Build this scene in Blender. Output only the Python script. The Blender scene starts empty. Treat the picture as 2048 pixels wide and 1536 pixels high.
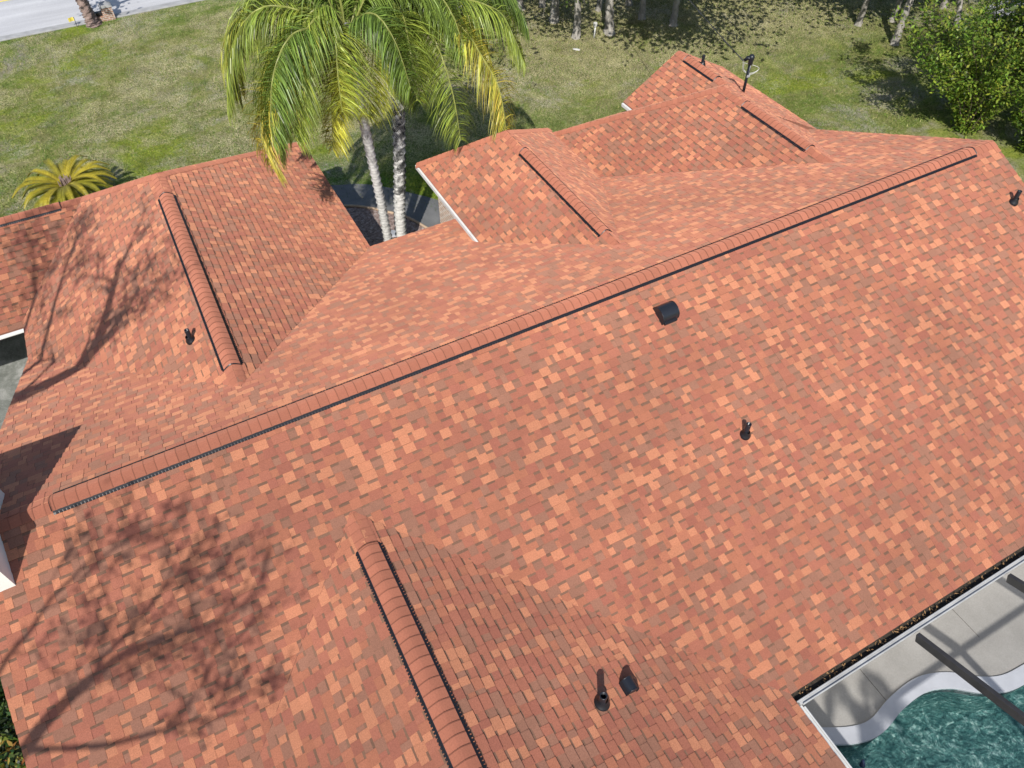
import bpy, bmesh, math, random
import numpy as np
from mathutils import Vector, Matrix, Euler

# ------------------------------------------------------------------ camera, sky, sun, exposure
SC = bpy.context.scene
COL = SC.collection
cam_d = bpy.data.cameras.new('camera')
cam = bpy.data.objects.new('camera', cam_d)
COL.objects.link(cam)
SC.camera = cam
F_PX = 1477.44
cam_d.sensor_fit = 'HORIZONTAL'
cam_d.sensor_width = 36.0
cam_d.lens = F_PX / 2048.0 * 36.0
cam_d.clip_start = 0.1
cam_d.clip_end = 4000.0
YAW, PITCH, ROLL = 0.4848, 0.8613, -0.0089
Fv = Vector((math.sin(YAW) * math.cos(PITCH), math.cos(YAW) * math.cos(PITCH), -math.sin(PITCH)))
Rv = Vector((math.cos(YAW), -math.sin(YAW), 0.0))
Uv = Rv.cross(Fv)
R2 = Rv * math.cos(ROLL) + Uv * math.sin(ROLL)
U2 = -Rv * math.sin(ROLL) + Uv * math.cos(ROLL)
M = Matrix((R2, U2, -Fv)).transposed().to_4x4()
M.translation = Vector((0.0, -7.389, 13.95))
cam.matrix_world = M

SUN_EL, SHADOW_AZ = math.radians(43.3), math.radians(58.5)
SD = Vector((math.cos(SUN_EL) * math.cos(SHADOW_AZ), math.cos(SUN_EL) * math.sin(SHADOW_AZ), -math.sin(SUN_EL)))
sun_d = bpy.data.lights.new('sun', 'SUN')
sun_d.energy = 4.3
sun_d.angle = math.radians(0.53)
sun_d.color = (1.0, 0.955, 0.89)
sun = bpy.data.objects.new('sun', sun_d)
sun.rotation_euler = SD.to_track_quat('-Z', 'Y').to_euler()
sun.location = (-20, -30, 40)
COL.objects.link(sun)
world = bpy.data.worlds.new('World')
SC.world = world
world.use_nodes = True
wn = world.node_tree
wn.nodes.clear()
sky = wn.nodes.new('ShaderNodeTexSky')
sky.sky_type = 'NISHITA'
sky.sun_disc = False
sky.sun_elevation = SUN_EL
# Nishita: rotation 0 puts the sun toward +Y, turning clockwise seen from above
sky.sun_rotation = math.atan2(-SD.x, -SD.y)
bg = wn.nodes.new('ShaderNodeBackground')
bg.inputs['Strength'].default_value = 0.12
wo = wn.nodes.new('ShaderNodeOutputWorld')
wn.links.new(sky.outputs[0], bg.inputs[0])
wn.links.new(bg.outputs[0], wo.inputs[0])
SC.view_settings.view_transform = 'Standard'
SC.view_settings.look = 'None'
SC.view_settings.exposure = 0.22
SC.view_settings.gamma = 1.0
SC.render.film_transparent = False

rng = random.Random(7)
nrg = np.random.default_rng(11)


# ------------------------------------------------------------------ material helpers
class NT:
    def __init__(self, name):
        self.m = bpy.data.materials.new(name)
        self.m.use_nodes = True
        self.t = self.m.node_tree
        self.t.nodes.clear()
        self.out = self.n('ShaderNodeOutputMaterial')
        self.b = self.n('ShaderNodeBsdfPrincipled')
        self.l(self.b.outputs[0], self.out.inputs[0])

    def n(self, typ, **kw):
        nd = self.t.nodes.new(typ)
        for k, v in kw.items():
            setattr(nd, k, v)
        return nd

    def l(self, a, b):
        self.t.links.new(a, b)

    def set(self, **kw):
        names = dict(rough='Roughness', metal='Metallic', spec='Specular IOR Level', trans='Transmission Weight', ior='IOR', sheen='Sheen Weight', diff='Diffuse Roughness', srough='Sheen Roughness')
        for k, v in kw.items():
            self.b.inputs[names[k]].default_value = v
        return self

    def coord(self):
        if not hasattr(self, '_c'):
            self._c = self.n('ShaderNodeTexCoord').outputs['Object']
        return self._c

    def world_pos(self):
        if not hasattr(self, '_w'):
            self._w = self.n('ShaderNodeNewGeometry').outputs['Position']
        return self._w

    def noise(self, scale, detail=4, rough=0.55, dist=0.0, src=None, stretch=None):
        nd = self.n('ShaderNodeTexNoise')
        nd.inputs['Scale'].default_value = scale
        nd.inputs['Detail'].default_value = detail
        nd.inputs['Roughness'].default_value = rough
        nd.inputs['Distortion'].default_value = dist
        s = src or self.coord()
        if stretch:
            mp = self.n('ShaderNodeMapping')
            mp.inputs['Scale'].default_value = stretch
            self.l(s, mp.inputs[0])
            s = mp.outputs[0]
        self.l(s, nd.inputs['Vector'])
        return nd.outputs['Fac']

    def ramp(self, fac, stops):
        r = self.n('ShaderNodeValToRGB')
        e = r.color_ramp.elements
        while len(e) < len(stops):
            e.new(0.5)
        for el, (p, c) in zip(e, stops):
            el.position = p
            el.color = (*c, 1) if len(c) == 3 else c
        self.l(fac, r.inputs[0])
        return r.outputs[0]

    def val(self, fac, lo, hi, a=0.3, b=0.7):
        mr = self.n('ShaderNodeMapRange')
        mr.inputs['From Min'].default_value = a
        mr.inputs['From Max'].default_value = b
        mr.inputs['To Min'].default_value = lo
        mr.inputs['To Max'].default_value = hi
        self.l(fac, mr.inputs[0])
        return mr.outputs[0]

    def mix(self, fac, a, b, mode='MIX'):
        mx = self.n('ShaderNodeMix', data_type='RGBA', blend_type=mode)
        for sock, v in ((mx.inputs[0], fac), (mx.inputs[6], a), (mx.inputs[7], b)):
            if isinstance(v, (int, float)):
                sock.default_value = v
            elif isinstance(v, tuple):
                sock.default_value = (*v, 1)
            else:
                self.l(v, sock)
        return mx.outputs[2]

    def mul(self, col, fac):
        """colour times a scalar socket"""
        vm = self.n('ShaderNodeVectorMath', operation='SCALE')
        self.l(col, vm.inputs[0])
        self.l(fac, vm.inputs['Scale'])
        return vm.outputs[0]

    def attr(self, name='Col'):
        a = self.n('ShaderNodeAttribute')
        a.attribute_name = name
        return a.outputs['Color']

    def base(self, v):
        if isinstance(v, tuple):
            self.b.inputs['Base Color'].default_value = (*v, 1)
        else:
            self.l(v, self.b.inputs['Base Color'])
        return self

    def bump(self, h, strength=0.3, dist=0.02):
        bp = self.n('ShaderNodeBump')
        bp.inputs['Strength'].default_value = strength
        bp.inputs['Distance'].default_value = dist
        self.l(h, bp.inputs['Height'])
        self.l(bp.outputs[0], self.b.inputs['Normal'])
        return self


MAT = {}


def simple(name, col, rough=0.6, metal=0.0, nscale=6.0, lo=0.88, hi=1.1, bump=0.0, bscale=60.0):
    t = NT(name)
    f = t.noise(nscale, 5, 0.6)
    rgb = t.n('ShaderNodeRGB')
    rgb.outputs[0].default_value = (*col, 1)
    t.base(t.mul(rgb.outputs[0], t.val(f, lo, hi)))
    t.set(rough=rough, metal=metal)
    if bump:
        t.bump(t.noise(bscale, 3), bump, 0.01)
    MAT[name] = t.m
    return t


def attr_mat(name, rough=0.9, gscale=70.0, glo=0.82, ghi=1.18, bump=0.25, bscale=140.0, spec=0.3, large=(0.5, 0.93, 1.07), diff=0.0, sheen=0.0):
    t = NT(name)
    c = t.attr()
    c = t.mul(c, t.val(t.noise(gscale, 3, 0.6), glo, ghi))
    c = t.mul(c, t.val(t.noise(large[0], 3, 0.5), large[1], large[2]))
    t.base(c).set(rough=rough, spec=spec, diff=diff, sheen=sheen, srough=0.6)
    t.b.inputs['Sheen Tint'].default_value = (1.0, 0.60, 0.44, 1)
    if bump:
        t.bump(t.noise(bscale, 2), bump, 0.006)
    MAT[name] = t.m
    return t


attr_mat('shingle', diff=1.0, sheen=0.12, large=(0.5, 0.9, 1.1))
attr_mat('cap_shingle', gscale=60, glo=0.9, ghi=1.1, diff=1.0, sheen=0.12)
simple('black_plastic', (0.012, 0.012, 0.015), 0.42)
simple('black_metal', (0.016, 0.018, 0.024), 0.33, 0.0, 8)
simple('white_metal', (0.60, 0.60, 0.58), 0.4, 0.0, 3, 0.85, 1.05)
simple('gutter_white', (0.80, 0.80, 0.78), 0.4, 0.0, 3, 0.9, 1.05)
simple('aluminium_frame', (0.46, 0.46, 0.45), 0.45, 0.0, 3, 0.75, 1.08)
simple('bronze_metal', (0.045, 0.043, 0.042), 0.45, 0.0, 5, 0.8, 1.2)
simple('fascia_paint', (0.50, 0.42, 0.34), 0.6)
simple('stucco', (0.78, 0.75, 0.70), 0.9, 0, 2.0, 0.9, 1.05, 0.5, 90)
simple('grey_stucco', (0.42, 0.41, 0.40), 0.9, 0, 2.0, 0.9, 1.05, 0.5, 90)
simple('coping_concrete', (0.40, 0.415, 0.45), 0.75, 0, 2.5, 0.9, 1.06, 0.1, 60)
simple('edging_clay', (0.46, 0.34, 0.24), 0.9, 0, 6, 0.8, 1.2)
simple('dark_debris', (0.035, 0.028, 0.02), 0.95, 0, 20, 0.4, 1.9, 0.8, 80)
simple('dead_leaf', (0.30, 0.17, 0.07), 0.8, 0, 30, 0.5, 1.5)
simple('mailbox_metal', (0.02, 0.02, 0.022), 0.4)
simple('concrete_grey', (0.36, 0.36, 0.36), 0.85, 0, 3, 0.8, 1.15, 0.3, 50)
simple('yellow_plastic', (0.75, 0.62, 0.12), 0.5)
simple('white_plastic', (0.60, 0.60, 0.58), 0.5)
simple('navy_plastic', (0.01, 0.02, 0.06), 0.4)
simple('grey_rock', (0.33, 0.34, 0.36), 0.9, 0, 4, 0.55, 1.35, 0.8, 12)
simple('wood_pole', (0.13, 0.10, 0.07), 0.9, 0, 8, 0.7, 1.3)
simple('wire_grey', (0.05, 0.05, 0.05), 0.6)
simple('wire_white', (0.62, 0.62, 0.60), 0.5)


def brick_mat(name, c1, c2, mortar, bw=0.22, bh=0.075):
    t = NT(name)
    br = t.n('ShaderNodeTexBrick')
    br.inputs['Scale'].default_value = 1.0
    br.inputs['Brick Width'].default_value = bw
    br.inputs['Row Height'].default_value = bh
    br.inputs['Mortar Size'].default_value = 0.014
    br.inputs['Color1'].default_value = (*c1, 1)
    br.inputs['Color2'].default_value = (*c2, 1)
    br.inputs['Mortar'].default_value = (*mortar, 1)
    # wall coordinate: x+y along the wall, z upward
    sx = t.n('ShaderNodeSeparateXYZ')
    t.l(t.world_pos(), sx.inputs[0])
    ad = t.n('ShaderNodeMath', operation='ADD')
    t.l(sx.outputs[0], ad.inputs[0])
    t.l(sx.outputs[1], ad.inputs[1])
    cb = t.n('ShaderNodeCombineXYZ')
    t.l(ad.outputs[0], cb.inputs[0])
    t.l(sx.outputs[2], cb.inputs[1])
    t.l(cb.outputs[0], br.inputs['Vector'])
    c = t.mul(br.outputs['Color'], t.val(t.noise(9, 4), 0.75, 1.2))
    t.base(c).set(rough=0.9)
    t.bump(br.outputs['Fac'], 0.5, -0.01)
    MAT[name] = t.m


brick_mat('house_brick', (0.50, 0.30, 0.18), (0.62, 0.42, 0.28), (0.90, 0.88, 0.84), 0.21, 0.09)
brick_mat('mailbox_brick', (0.34, 0.17, 0.11), (0.42, 0.24, 0.16), (0.5, 0.45, 0.4))


def ground_mat():
    t = NT('lawn_ground')
    w = t.world_pos()
    big = t.noise(0.16, 5, 0.62, 0.6, w)
    med = t.noise(0.9, 6, 0.68, 0.5, w)
    fine = t.noise(9.0, 5, 0.75, 0.4, w, (1.0, 1.0, 1.0))
    blade = t.noise(48.0, 3, 0.8, 0.0, w)
    g = t.ramp(med, [(0.32, (0.105, 0.190, 0.024)), (0.45, (0.205, 0.260, 0.050)), (0.54, (0.335, 0.325, 0.115)), (0.66, (0.500, 0.430, 0.250))])
    g2 = t.ramp(fine, [(0.32, (0.060, 0.110, 0.018)), (0.5, (0.210, 0.225, 0.070)), (0.68, (0.50, 0.44, 0.26))])
    c = t.mix(0.45, g, g2)
    lush = t.mix(t.val(fine, 0.0, 1.0, 0.3, 0.7), (0.065, 0.165, 0.016), (0.165, 0.290, 0.036))
    # greener strip beside the house
    sx = t.n('ShaderNodeSeparateXYZ')
    t.l(w, sx.inputs[0])
    ny = t.n('ShaderNodeMath', operation='MULTIPLY_ADD')
    t.l(big, ny.inputs[0])
    ny.inputs[1].default_value = 9.0
    t.l(sx.outputs[1], ny.inputs[2])
    nearf = t.val(ny.outputs[0], 1.0, 0.0, 17.5, 21.5)
    xf = t.val(sx.outputs[0], 1.0, 0.12, 9.0, 14.0)
    mm = t.n('ShaderNodeMath', operation='MULTIPLY')
    t.l(nearf, mm.inputs[0])
    t.l(xf, mm.inputs[1])
    c = t.mix(mm.outputs[0], c, lush)
    # verge by the road is greener
    verge = t.val(sx.outputs[1], 0.0, 0.75, 27.3, 29.6)
    c = t.mix(verge, c, lush)
    bare = t.n('ShaderNodeMath', operation='MULTIPLY')
    t.l(t.val(t.noise(0.34, 5, 0.7, 1.2, w), 0.0, 1.0, 0.53, 0.66), bare.inputs[0])
    t.l(t.val(fine, 0.25, 1.0, 0.38, 0.62), bare.inputs[1])
    c = t.mix(bare.outputs[0], c, (0.40, 0.355, 0.31))
    yel = t.val(t.noise(0.3, 3, 0.6, 0.5, w, (1, 1, 1)), 0.0, 0.8, 0.47, 0.38)
    c = t.mix(yel, c, t.mix(t.val(fine, 0.0, 1.0, 0.35, 0.65), (0.16, 0.235, 0.022), (0.34, 0.37, 0.05)))
    # leaf litter under the trees
    d = t.n('ShaderNodeVectorMath', operation='DISTANCE')
    t.l(w, d.inputs[0])
    d.inputs[1].default_value = (18.5, 20.5, 0)
    lit = t.val(d.outputs['Value'], 0.5, 0.0, 2.2, 5.0)
    lm = t.n('ShaderNodeMath', operation='MULTIPLY')
    t.l(lit, lm.inputs[0])
    t.l(t.val(t.noise(1.6, 5, 0.7, 0.8, w), 0.0, 1.4, 0.35, 0.6), lm.inputs[1])
    c = t.mix(lm.outputs[0], c, (0.17, 0.125, 0.085))
    c = t.mul(c, t.val(blade, 0.55, 1.5))
    # straw and grey dry patches, strongest toward the right of the lawn
    tuft = t.noise(20.0, 4, 0.8, 0.6, w)
    sxv = t.n('ShaderNodeMath', operation='MULTIPLY_ADD')
    t.l(sx.outputs[0], sxv.inputs[0])
    sxv.inputs[1].default_value = 0.006
    t.l(t.noise(0.33, 7, 0.76, 0.3, w), sxv.inputs[2])
    patch = t.n('ShaderNodeMath', operation='MULTIPLY')
    t.l(t.val(sxv.outputs[0], 0.0, 0.95, 0.47, 0.58), patch.inputs[0])
    t.l(t.val(sx.outputs[1], 0.0, 1.0, 12.0, 15.5), patch.inputs[1])
    dry = t.mix(t.val(tuft, 0.0, 1.0, 0.38, 0.62), (0.16, 0.185, 0.050), (0.62, 0.54, 0.33))
    c = t.mix(patch.outputs[0], c, dry)
    gry = t.n('ShaderNodeMath', operation='MULTIPLY')
    t.l(t.val(t.noise(0.27, 7, 0.78, 0.35, t.world_pos(), (1, 1, 1)), 0.0, 0.7, 0.53, 0.64), gry.inputs[0])
    t.l(t.val(tuft, 0.1, 1.0, 0.40, 0.58), gry.inputs[1])
    c = t.mix(gry.outputs[0], c, (0.50, 0.455, 0.41))
    c = t.mul(c, t.val(tuft, 0.62, 1.40, 0.34, 0.66))
    c = t.mul(c, t.val(t.noise(1.1, 5, 0.75, 0.8, w), 0.74, 1.22, 0.36, 0.64))
    t.base(c).set(rough=0.95, spec=0.1)
    h = t.n('ShaderNodeMath', operation='ADD')
    t.l(blade, h.inputs[0])
    t.l(fine, h.inputs[1])
    t.bump(h.outputs[0], 0.9, 0.06)
    MAT['lawn_ground'] = t.m


ground_mat()
attr_mat('grass_blade', 0.7, 3, 0.8, 1.2, 0)


def road_mat():
    t = NT('road_asphalt')
    w = t.world_pos()
    st = t.noise(0.9, 4, 0.6, 0, w, (0.18, 1.6, 1))
    c = t.ramp(st, [(0.3, (0.42, 0.42, 0.435)), (0.7, (0.56, 0.56, 0.57))])
    c = t.mul(c, t.val(t.noise(30, 4, 0.7, 0, w), 0.88, 1.1))
    t.base(c).set(rough=0.9)
    MAT['road_asphalt'] = t.m
    t = NT('dark_walk')
    w = t.world_pos()
    c = t.ramp(t.noise(1.3, 5, 0.65, 0.6, w), [(0.3, (0.105, 0.108, 0.112)), (0.7, (0.20, 0.20, 0.20))])
    c = t.mul(c, t.val(t.noise(40, 3, 0.7, 0, w), 0.85, 1.15))
    t.base(c).set(rough=0.8)
    MAT['dark_walk'] = t.m
    t = NT('driveway_concrete')
    w = t.world_pos()
    c = t.ramp(t.noise(0.9, 6, 0.7, 0.8, w), [(0.32, (0.075, 0.085, 0.070)), (0.52, (0.20, 0.21, 0.19)), (0.70, (0.42, 0.42, 0.40))])
    c = t.mix(t.val(t.noise(22, 4, 0.8, 0, w), 0.0, 0.6, 0.55, 0.72), c, (0.42, 0.42, 0.40))
    t.base(c).set(rough=0.9)
    MAT['driveway_concrete'] = t.m
    t = NT('patio_concrete')
    w = t.world_pos()
    c = t.ramp(t.noise(0.8, 5, 0.6, 0.3, w), [(0.28, (0.225, 0.216, 0.200)), (0.7, (0.320, 0.308, 0.288))])
    c = t.mul(c, t.val(t.noise(35, 4, 0.7, 0, w), 0.9, 1.08))
    bl = t.val(t.noise(7, 3, 0.7, 1.5, w), 0.0, 0.4, 0.68, 0.76)
    c = t.mix(bl, c, (0.42, 0.41, 0.39))
    t.base(c).set(rough=0.85)
    MAT['patio_concrete'] = t.m
    t = NT('mulch_bed')
    w = t.world_pos()
    c = t.ramp(t.noise(11, 5, 0.8, 0.4, w), [(0.3, (0.08, 0.058, 0.05)), (0.5, (0.27, 0.195, 0.17)), (0.68, (0.55, 0.47, 0.44))])
    t.base(c).set(rough=0.95)
    t.bump(t.noise(25, 4, 0.7, 0, w), 0.8, 0.03)
    MAT['mulch_bed'] = t.m
    t = NT('pool_plaster_glints')
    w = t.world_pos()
    c = t.ramp(t.noise(2.4, 6, 0.72, 2.2, w), [(0.40, (0.12, 0.245, 0.245)), (0.54, (0.22, 0.40, 0.38)), (0.65, (0.90, 1.0, 0.95))])  # teal finish; the sparse bright spots are light glints painted into the colour
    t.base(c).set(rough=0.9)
    MAT['pool_plaster_glints'] = t.m
    t = NT('pool_water')
    w = t.world_pos()
    rip = t.noise(5.5, 4, 0.62, 1.4, w)
    bp = t.n('ShaderNodeBump')
    bp.inputs['Strength'].default_value = 0.55
    bp.inputs['Distance'].default_value = 0.06
    t.l(rip, bp.inputs['Height'])
    gl = t.n('ShaderNodeBsdfGlossy')
    gl.inputs['Roughness'].default_value = 0.12
    t.l(bp.outputs[0], gl.inputs['Normal'])
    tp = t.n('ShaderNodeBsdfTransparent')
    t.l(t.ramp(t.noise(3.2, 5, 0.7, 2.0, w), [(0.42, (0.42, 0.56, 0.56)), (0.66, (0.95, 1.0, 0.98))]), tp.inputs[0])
    fr = t.n('ShaderNodeFresnel')
    fr.inputs['IOR'].default_value = 1.33
    t.l(bp.outputs[0], fr.inputs['Normal'])
    ms = t.n('ShaderNodeMixShader')
    t.l(fr.outputs[0], ms.inputs[0])
    t.l(tp.outputs[0], ms.inputs[1])
    t.l(gl.outputs[0], ms.inputs[2])
    t.l(ms.outputs[0], t.out.inputs[0])
    MAT['pool_water'] = t.m


road_mat()


def leaf_mat(name, rough=0.45, transl=0.35, gscale=4.0, spec=0.5):
    t = NT(name)
    c = t.mul(t.attr(), t.val(t.noise(gscale, 3), 0.78, 1.22))
    t.base(c).set(rough=rough, spec=spec)
    tr = t.n('ShaderNodeBsdfTranslucent')
    t.l(t.mix(1.0, c, (1.0, 1.0, 0.45), 'MULTIPLY'), tr.inputs[0])
    ms = t.n('ShaderNodeMixShader')
    ms.inputs[0].default_value = transl
    t.l(t.b.outputs[0], ms.inputs[1])
    t.l(tr.outputs[0], ms.inputs[2])
    t.l(ms.outputs[0], t.out.inputs[0])
    MAT[name] = t.m


leaf_mat('palm_leaf', 0.40, 0.3, spec=0.45)
leaf_mat('oak_leaf', 0.5, 0.3)
leaf_mat('bush_leaf', 0.45, 0.35)


def bark_mat(name, stops, scale=5.0, stretch=(1, 1, 0.35), bump=0.6, rings=0.0):
    t = NT(name)
    f = t.noise(scale, 6, 0.7, 0.8, None, stretch)
    c = t.ramp(f, stops)
    if rings:
        sx = t.n('ShaderNodeSeparateXYZ')
        t.l(t.coord(), sx.inputs[0])
        wv = t.n('ShaderNodeTexWave', wave_type='BANDS', bands_direction='Z')
        wv.inputs['Scale'].default_value = rings
        wv.inputs['Distortion'].default_value = 1.5
        wv.inputs['Detail'].default_value = 2
        t.l(t.coord(), wv.inputs['Vector'])
        c = t.mul(c, t.val(wv.outputs['Fac'], 0.8, 1.05, 0.0, 0.5))
    t.base(c).set(rough=0.9)
    t.bump(f, bump, 0.03)
    MAT[name] = t.m
    return t


bark_mat('oak_bark', [(0.3, (0.12, 0.11, 0.095)), (0.52, (0.32, 0.30, 0.265)), (0.72, (0.56, 0.54, 0.50))], 4.0)
bark_mat('pink_bark', [(0.3, (0.16, 0.11, 0.095)), (0.55, (0.30, 0.22, 0.19)), (0.75, (0.42, 0.34, 0.30))], 9.0, (1, 1, 0.8))
bark_mat('palm_bark', [(0.33, (0.16, 0.16, 0.15)), (0.40, (0.60, 0.59, 0.56)), (0.7, (0.80, 0.79, 0.76))], 7.0, (1, 1, 0.8), 0.4, 3.2)
bark_mat('palm_bark_dark', [(0.40, (0.035, 0.036, 0.034)), (0.52, (0.15, 0.15, 0.145)), (0.62, (0.60, 0.59, 0.56))], 6.0, (1, 1, 0.7), 0.6, 3.2)


# ------------------------------------------------------------------ mesh helpers
class MB:
    """collects polygons with a colour each; build() links ONE mesh object"""
    def __init__(self):
        self.v, self.f, self.c = [], [], []

    def poly(self, pts, col=(1, 1, 1)):
        i = len(self.v)
        self.v.extend([tuple(p) for p in pts])
        self.f.append(tuple(range(i, i + len(pts))))
        self.c.append(col)

    def add(self, verts, faces, col=(1, 1, 1)):
        i = len(self.v)
        self.v.extend([tuple(p) for p in verts])
        for f in faces:
            self.f.append(tuple(i + k for k in f))
            self.c.append(col)

    def box(self, c, s, rot=None, col=(1, 1, 1), bev=0.0):
        cx, cy, cz = c
        hx, hy, hz = s[0] / 2, s[1] / 2, s[2] / 2
        b = min(bev, hx * .9, hy * .9, hz * .9)
        if b > 0:
            vs, fs = [], []
            xs = [(-hx, -hx + b), (hx, hx - b)]
            bm = bmesh.new()
            bmesh.ops.create_cube(bm, size=1.0)
            bmesh.ops.scale(bm, vec=(s[0], s[1], s[2]), verts=bm.verts)
            bmesh.ops.bevel(bm, geom=list(bm.edges), offset=b, segments=2, profile=0.6, affect='EDGES')
            bm.verts.index_update()
            vs = [v.co.copy() for v in bm.verts]
            fs = [tuple(v.index for v in f.verts) for f in bm.faces]
            bm.free()
        else:
            vs = [Vector((x, y, z)) for z in (-hz, hz) for y in (-hy, hy) for x in (-hx, hx)]
            fs = [(0, 2, 3, 1), (4, 5, 7, 6), (0, 1, 5, 4), (2, 6, 7, 3), (0, 4, 6, 2), (1, 3, 7, 5)]
        if rot is not None:
            vs = [rot @ v for v in vs]
        self.add([(v[0] + cx, v[1] + cy, v[2] + cz) for v in vs], fs, col)

    def tube(self, pts, rad, seg=8, col=(1, 1, 1), cap=True, wob=0.0):
        pts = [Vector(p) for p in pts]
        n = len(pts)
        if not hasattr(rad, '__len__'):
            rad = [rad] * n
        rings, base = [], len(self.v)
        up = Vector((0.13, 0.31, 0.94))
        for i, p in enumerate(pts):
            t = (pts[min(i + 1, n - 1)] - pts[max(i - 1, 0)])
            if t.length < 1e-9:
                t = Vector((0, 0, 1))
            t.normalize()
            if abs(t.dot(up)) > 0.97:
                up = Vector((1, 0.1, 0))
            a = t.cross(up).normalized()
            b = t.cross(a).normalized()
            up = b.cross(t).normalized() if b.length else up
            for k in range(seg):
                th = 2 * math.pi * k / seg
                r = rad[i] * (1 + (wob * math.sin(3 * th + i * 1.7) if wob else 0))
                self.v.append(tuple(p + a * (r * math.cos(th)) + b * (r * math.sin(th))))
        for i in range(n - 1):
            for k in range(seg):
                k2 = (k + 1) % seg
                self.f.append((base + i * seg + k, base + i * seg + k2, base + (i + 1) * seg + k2, base + (i + 1) * seg + k))
                self.c.append(col)
        if cap:
            self.f.append(tuple(base + k for k in range(seg))[::-1])
            self.c.append(col)
            self.f.append(tuple(base + (n - 1) * seg + k for k in range(seg)))
            self.c.append(col)

    def build(self, name, mat, parent=None, smooth=False, loc=None):
        me = bpy.data.meshes.new(name)
        me.from_pydata(self.v, [], self.f)
        tot = np.array([len(f) for f in self.f], dtype=np.int32)
        cols = np.ones((len(self.f), 4), dtype=np.float32)
        if self.c:
            cols[:, :3] = np.array(self.c, dtype=np.float32)
        at = me.color_attributes.new('Col', 'FLOAT_COLOR', 'CORNER')
        at.data.foreach_set('color', np.repeat(cols, tot, axis=0).ravel())
        me.materials.append(MAT[mat])
        if smooth:
            me.polygons.foreach_set('use_smooth', [True] * len(me.polygons))
        me.update()
        o = bpy.data.objects.new(name, me)
        COL.objects.link(o)
        if parent is not None:
            o.parent = parent
        if loc is not None:
            o.location = loc
        return o


def tag(o, label=None, cat=None, group=None, kind=None):
    if label:
        o['label'] = label
    if cat:
        o['category'] = cat
    if group:
        o['group'] = group
    if kind:
        o['kind'] = kind
    return o


def empty(name, loc=(0, 0, 0), label=None, cat=None, group=None):
    o = bpy.data.objects.new(name, None)
    o.empty_display_size = 0.3
    o.location = loc
    COL.objects.link(o)
    return tag(o, label, cat, group)


def catmull(pts, per=8, closed=False):
    P = [Vector(p) for p in pts]
    n = len(P)
    out = []
    rngi = range(n) if closed else range(n - 1)
    for i in rngi:
        if closed:
            p0, p1, p2, p3 = P[(i - 1) % n], P[i], P[(i + 1) % n], P[(i + 2) % n]
        else:
            p0, p1, p2, p3 = P[max(i - 1, 0)], P[i], P[i + 1], P[min(i + 2, n - 1)]
        for k in range(per):
            t = k / per
            out.append(0.5 * ((2 * p1) + (p2 - p0) * t + (2 * p0 - 5 * p1 + 4 * p2 - p3) * t * t + (3 * p1 - p0 - 3 * p2 + p3) * t ** 3))
    if not closed:
        out.append(P[-1])
    return out


def sheet(name, loops, z, mat, kind=None):
    """flat polygon (outer loop, optional holes) as one mesh"""
    bm = bmesh.new()
    edges = []
    for lp in loops:
        vs = [bm.verts.new((p[0], p[1], z)) for p in lp]
        for i in range(len(vs)):
            edges.append(bm.edges.new((vs[i], vs[(i + 1) % len(vs)])))
    bmesh.ops.triangle_fill(bm, use_beauty=True, use_dissolve=False, edges=edges)
    bmesh.ops.recalc_face_normals(bm, faces=bm.faces)
    for f in bm.faces:
        if f.normal.z < 0:
            f.normal_flip()
    me = bpy.data.meshes.new(name)
    bm.to_mesh(me)
    bm.free()
    me.materials.append(MAT[mat])
    o = bpy.data.objects.new(name, me)
    COL.objects.link(o)
    if kind:
        o['kind'] = kind
    return o


# ------------------------------------------------------------------ roof planes
RZ = 5.65                       # main ridge above ground
PR, PF = 0.451, 0.4534          # pitch of the rear and front main slopes
XL, XR, YF, YB = -4.029, 15.093, 6.69, -6.124


class Plane:
    def __init__(self, z0, gx, gy, poly):
        self.z0, self.g = z0, Vector((gx, gy))
        self.poly = poly
        gl = self.g.length
        self.L = math.sqrt(1 + gl * gl)
        self.up = self.g / gl                       # plan direction up the slope
        self.rt = Vector((self.up.y, -self.up.x))   # plan direction along the courses
        self.n = Vector((-gx, -gy, 1)).normalized()

    def z(self, x, y):
        return self.z0 + self.g.x * x + self.g.y * y

    def uv(self, x, y):
        return (self.rt.x * x + self.rt.y * y, (self.up.x * x + self.up.y * y) * self.L)

    def pt(self, u, v, h=0.0):
        w = v / self.L
        x = self.rt.x * u + self.up.x * w
        y = self.rt.y * u + self.up.y * w
        return Vector((x, y, self.z(x, y))) + self.n * h

    def at(self, x, y, h=0.0):
        return Vector((x, y, self.z(x, y))) + self.n * h


def plane_dir(zr, xr, yr, down, pitch, poly):
    """plane through (xr,yr,zr), falling along the plan direction `down` with `pitch`"""
    gx, gy = -down[0] * pitch, -down[1] * pitch
    return Plane(zr - gx * xr - gy * yr, gx, gy, poly)


def clip(poly, H):
    for (a, b, c) in H:          # keep a*u+b*v<=c
        out = []
        n = len(poly)
        for i in range(n):
            p, q = poly[i], poly[(i + 1) % n]
            dp, dq = a * p[0] + b * p[1] - c, a * q[0] + b * q[1] - c
            if dp <= 0:
                out.append(p)
            if (dp < 0 < dq) or (dq < 0 < dp):
                t = dp / (dp - dq)
                out.append((p[0] + (q[0] - p[0]) * t, p[1] + (q[1] - p[1]) * t))
        poly = out
        if len(poly) < 3:
            return []
    return poly


PAL = [((0.476, 0.200, 0.110), 0.19),    # salmon highlight
       ((0.384, 0.147, 0.085), 0.22),    # orange red
       ((0.348, 0.129, 0.081), 0.26),    # brick red
       ((0.324, 0.116, 0.076), 0.10),    # deep red
       ((0.294, 0.138, 0.090), 0.23)]    # brown taupe
PCUM = np.cumsum([w for _, w in PAL])
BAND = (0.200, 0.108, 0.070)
EXPO = 0.1435


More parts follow.
